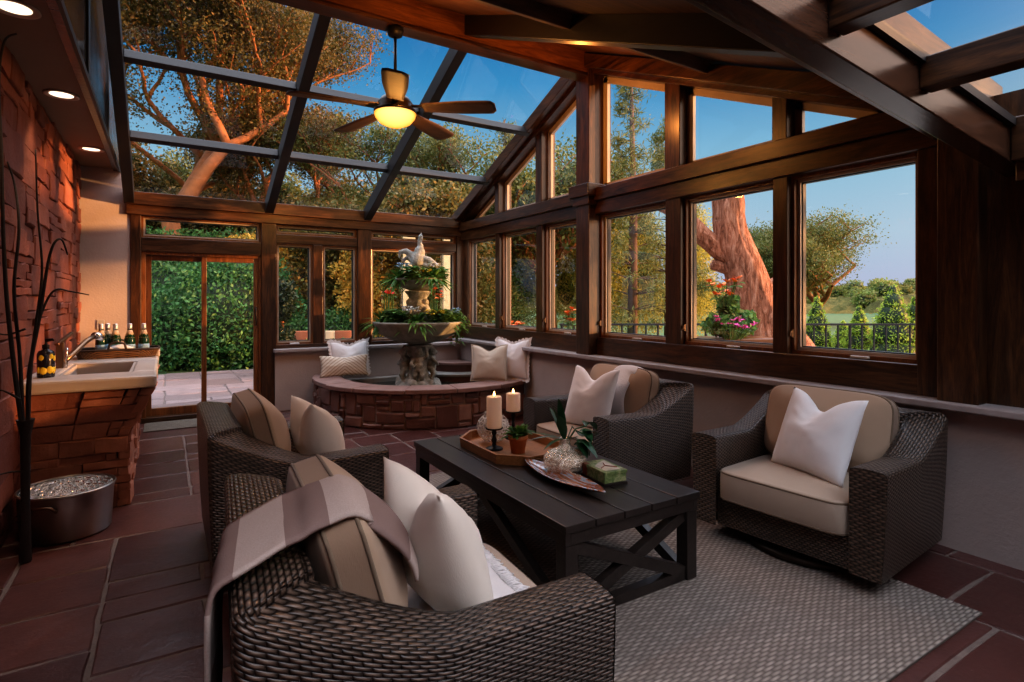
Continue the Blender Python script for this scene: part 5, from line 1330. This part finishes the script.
flowers('fl_pink','pink flowers outside at the foot of the window left of the ridge post',X(560,8.6,.80),20,.22,.05,14,leaf='leaf_green',zs=.14)
flowers('fl_orange','orange bedding flowers outside the second right wall casement',X(515,9.6,.95),20,.16,.06,15,leaf='leaf_green',zs=.12)
# right side screen of conifers
for k, (px, D, H, w, lf_) in enumerate(((487,18,5.8,'outside the casement nearest the far corner','leaf_green'),(524,19.5,6.2,'outside the second casement from the far corner','leaf_pine'),(566,19.5,6.2,'outside the casement left of the ridge post','leaf_pine'),(602,19,5.6,'directly behind the ridge post','leaf_pine'),(640,19.5,5.0,'outside the casement right of the ridge post','leaf_pine'),(690,20,5.4,'left of the big leaning trunk','leaf_pine'))):
    b = [(0,0,H*.32,1.15,1.0,H*.33),(.5,.2,H*.62,.9,.8,H*.3),(-.5,-.1,H*.55,.9,.8,H*.32),(0,0,H*.82,.6,.6,H*.2)]
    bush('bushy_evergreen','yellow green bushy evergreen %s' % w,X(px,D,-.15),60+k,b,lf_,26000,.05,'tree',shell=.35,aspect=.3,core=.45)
conifer('pine_tree','tall thin pine showing in the gable light beside the ridge post',X(632,14.5,-.15),3,7.7,.9,6500,.085,'leaf_olive')
conifer('pine_tree','second shorter pine in the same gable light, nearer the mullion',X(668,16.5,-.15),4,7.1,1.2,9000,.085,'leaf_olive')
conifer('pine_tree','pine whose tip pokes up between the fan blade and gable rake',X(505,18,-.15),8,7.4,1.1,8000,.085,'leaf_olive')
tree('broadleaf_tree','green tree outside the gable lights left of the ridge post',X(552,19,-.15),16,6.6,.85,.22,'leaf_olive','bark',30000,.065,.45, depth=5, fork=.28)
bt = thing('leaning_trunk','massive leaning sunlit oak trunk outside the right windows','tree trunk',X(800,9.0,-.12))
base = Vector(X(800,9.0,0)); 
def rel(px, z, D=9.0): return tuple(Vector(X(px,D,z))-base+Vector((0,0,.12)))
mb = MB()
def barktube(ctrl, radii, n=40, seg=10):
    P = [Vector(p) for p in ctrl]; Q = []; Rr = []
    for i in range(len(P)-1):
        p0, p1, p2, p3 = P[max(i-1,0)], P[i], P[i+1], P[min(i+2,len(P)-1)]
        for k in range(seg):
            t = k/seg; Q.append(.5*((2*p1)+(p2-p0)*t+(2*p0-5*p1+4*p2-p3)*t*t+(3*p1-p0-3*p2+p3)*t**3)); Rr.append(radii[i]+(radii[i+1]-radii[i])*t)
    Q.append(P[-1]); Rr.append(radii[-1]); o = len(mb.v); mb.tube(Q, Rr, n)
    for i in range(len(Q)):
        for k in range(n):
            p = Vector(mb.v[o+i*n+k]); c = Q[i]; f = 1+.09*(vnoise(k*.9+3,i*.16)-.5)*2+.12*(vnoise(k*.22,i*.12+7)-.5)*2; mb.v[o+i*n+k] = tuple(c+(p-c)*f)
barktube([rel(812,-.12),rel(780,.75),rel(762,1.2),rel(744,1.9),rel(732,2.5),rel(729,3.0),rel(727,3.35)],[.46,.38,.33,.29,.26,.235,.22])
barktube([rel(752,1.95),rel(728,2.15),rel(705,2.45),rel(678,2.85),rel(655,3.05)],[.20,.16,.14,.13,.125])
barktube([rel(752,1.80),rel(730,1.95),rel(712,2.02)],[.17,.11,.08])
barktube([rel(765,1.45),rel(778,1.75),rel(782,1.85)],[.2,.10,.05])
mb.build('trunk', M['bark_big'], bt, smooth=True)
pl = thing('flower_planter','wooden planter trough on a plinth outside, under the leaning trunk','planter',X(733,6.6,-.02),R_(-32))
MB().box(-.40,.40,-.20,.20,.82,1.0).box(-.44,.44,-.24,.24,.98,1.03).build('trough', M['amber_x'], pl, bevel=.01); MB().box(-.3,.3,-.16,.16,0,.82).build('plinth', M['bark'], pl, bevel=.01)
px_, py_, _ = X(733,6.6)
flowers('fl_pink','magenta petunias spilling from the planter under the trunk',(px_-.20,py_-.13,1.12),40,.30,.045,21,leaf='leaf_green',zs=.14)
flowers('fl_orange','tall orange canna blooms in the planter under the trunk',(px_-.15,py_+.0,1.50),12,.20,.075,22,leaf='leaf_green',zs=.22)
bush('planter_greens','dark green leaves filling the planter under the trunk',(px_,py_,1.10),23,[(-.15,0,.06,.30,.16,.12),(.18,0,.08,.20,.14,.14),(0,.05,.20,.14,.10,.20)],'leaf_green',2200,.045,'plant')
flowers('fl_wht','white flower clump outside the window left of the planter',X(702,6.6,.78),14,.12,.045,24,leaf='leaf_green',zs=.1)
# railing
rl = thing('metal_railing','dark metal balustrade along the terrace edge','railing',X(760,12.6,-.1)); o0 = Vector(X(760,12.6,-.1))
def rp(px, z): return tuple(Vector(X(px,12.6,z))-o0)
MB().beam(rp(560,.90),rp(990,.90),.06,.045).build('top_rail', M['rail'], rl); MB().beam(rp(560,.08),rp(990,.08),.05,.04).build('bottom_rail', M['rail'], rl)
for k in range(36):
    px = 562+k*12; MB().beam(rp(px,-.08 if k%6 == 0 else .09),rp(px,.88),.045 if k%6 == 0 else .03,.045 if k%6 == 0 else .03,(1,0,0)).build('baluster', M['rail'], rl)
# arborvitae row
for k, (px, D, H, rad, w) in enumerate(((893,17,2.85,.75,'tallest, second from the right window edge'),(859,18,2.2,.55,'narrow, fourth from the right window edge'),(843,19,1.7,.5,'shortest, fifth from the right window edge'),(817,18,2.5,.55,'at the left end of the row beside the mullion'),(915,17,2.5,.6,'at the right end of the row'))):
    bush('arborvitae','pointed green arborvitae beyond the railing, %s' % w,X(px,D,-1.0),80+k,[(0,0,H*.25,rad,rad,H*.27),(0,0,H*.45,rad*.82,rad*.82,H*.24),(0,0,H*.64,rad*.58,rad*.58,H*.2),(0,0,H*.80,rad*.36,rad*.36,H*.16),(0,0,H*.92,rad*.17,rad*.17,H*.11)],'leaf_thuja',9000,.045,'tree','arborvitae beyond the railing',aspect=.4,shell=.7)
tree('oak_tree','broad crowned oak against the sky in the near right window',X(812,36,-2.5),51,9.0,1.1,.35,'leaf_olive','bark',60000,.065,.60, depth=5, fork=.28, up=.22)
tree('broadleaf_tree','green tree against the sky just right of the leaning trunk',X(772,34,-2.0),52,7.6,.7,.3,'leaf_olive','bark',36000,.065,.5, depth=5, fork=.28)
rr = random.Random(77)
for k in range(90):
    px = 700+ (k*37)%250; D = 72+ (k*29)%130; h = rr.uniform(3.2,5.2)
    bush('hillside_tree','rounded tree on the hillside %s' % ('near the railing' if D < 60 else 'far off'),(*X(px,D)[:2],hill((px-420)/820.,math.sqrt((D-26)/240.))[2]-h*.35),90+k,[(0,0,h*.55,h*.42,h*.42,h*.42),(h*.25,0,h*.4,h*.3,h*.3,h*.3)],('leaf_hill','leaf_olive','leaf_hill')[k%3],1600,.24,'tree','round trees on the wooded hillside')

tree('broadleaf_tree','open crowned tree added out of view beyond the terrace to dapple the sun',(12.5,-1.4,-.2),61,4.6,.9,.12,'leaf_olive','bark',2300,.09,.6, depth=5, fork=.26)  # unseen tree, added to break up the sunlight on the stone wall
# ------------------------------------------------------------------ light and camera
SUN = Vector((1.0,-.55,.095)).normalized()
w = bpy.data.worlds.new('dusk_sky'); sc.world = w; w.use_nodes = True; nt = w.node_tree; nt.nodes.clear()
def wn_(ty): return nt.nodes.new(ty)
tc = wn_('ShaderNodeTexCoord'); sep = wn_('ShaderNodeSeparateXYZ'); nt.links.new(tc.outputs['Generated'], sep.inputs[0])
rp_ = wn_('ShaderNodeValToRGB'); e = rp_.color_ramp.elements
stops = [(0,(.16,.15,.14)),(.495,(.30,.29,.31)),(.51,(.25,.27,.36)),(.55,(.235,.305,.37)),(.61,(.15,.27,.355)),(.68,(.030,.155,.30)),(.73,(.008,.085,.22)),(.745,(.012,.09,.22)),(.80,(1.75,1.85,2.2)),(1,(1.95,2.05,2.4))]
while len(e) < len(stops): e.new(.5)
for el, (p, c) in zip(e, stops): el.position = p; el.color = (*c,1)
mp = wn_('ShaderNodeMath'); mp.operation = 'MULTIPLY_ADD'; mp.inputs[1].default_value = .5; mp.inputs[2].default_value = .5
nt.links.new(sep.outputs[2], mp.inputs[0]); nt.links.new(mp.outputs[0], rp_.inputs[0])
dt = wn_('ShaderNodeVectorMath'); dt.operation = 'DOT_PRODUCT'; dt.inputs[1].default_value = tuple(Vector((.55,-.84,.05)).normalized()); nt.links.new(tc.outputs['Generated'], dt.inputs[0])
m1 = wn_('ShaderNodeMath'); m1.operation = 'MAXIMUM'; m1.inputs[1].default_value = 0; nt.links.new(dt.outputs['Value'], m1.inputs[0])
m2 = wn_('ShaderNodeMath'); m2.operation = 'POWER'; m2.inputs[1].default_value = 3; nt.links.new(m1.outputs[0], m2.inputs[0])
gl_ = wn_('ShaderNodeMix'); gl_.data_type = 'RGBA'; gl_.blend_type = 'ADD'; nt.links.new(m2.outputs[0], gl_.inputs[0]); nt.links.new(rp_.outputs[0], gl_.inputs[6]); gl_.inputs[7].default_value = (2.2,1.35,.85,1)
bg = wn_('ShaderNodeBackground'); bg.inputs[1].default_value = 1.0; nt.links.new(gl_.outputs[2], bg.inputs[0])
ow = wn_('ShaderNodeOutputWorld'); nt.links.new(bg.outputs[0], ow.inputs[0])
S = bpy.data.lights.new('low_sun','SUN'); S.energy = 5.5; S.color = (1,.46,.17); S.angle = R_(1.2)
so = bpy.data.objects.new('low_sun', S); C.objects.link(so); so.rotation_euler = SUN.to_track_quat('Z','Y').to_euler()
for nm, loc, en, col, sz in (('fan_lamp',(FX,FY,2.90),14,(1,.44,.10),.1),('fan_uplight',(1.75,4.1,3.3),14,(1,.40,.09),0),('post_uplight',(3.15,4.1,3.3),14,(1,.34,.07),0)):  # besides the fan lamp, two added lamps without fixtures warm the ridge
    L = bpy.data.lights.new(nm,'POINT'); L.energy = en; L.color = col; L.shadow_soft_size = sz; lo = bpy.data.objects.new(nm, L); C.objects.link(lo); lo.location = loc; L.specular_factor = 1 if nm == 'fan_lamp' else 0
cam = bpy.data.cameras.new('camera'); cam.sensor_width = 36; cam.lens = 560/1024*36; cam.shift_y = -41/1024; cam.clip_start = .05; cam.clip_end = 1000
co = bpy.data.objects.new('camera', cam); C.objects.link(co); co.location = (0,0,1.45); co.rotation_euler = (PI/2,0,-R_(31.8)); sc.camera = co
sc.view_settings.view_transform = 'Standard'; sc.view_settings.exposure = 0.85
try: sc.view_settings.look = 'Medium High Contrast'
except TypeError: pass
cy_ = sc.cycles; cy_.use_denoising = True; cy_.max_bounces = 8; cy_.transparent_max_bounces = 16; cy_.diffuse_bounces = 4; cy_.glossy_bounces = 4; cy_.caustics_reflective = False; cy_.caustics_refractive = False
cy_.sample_clamp_indirect = 4
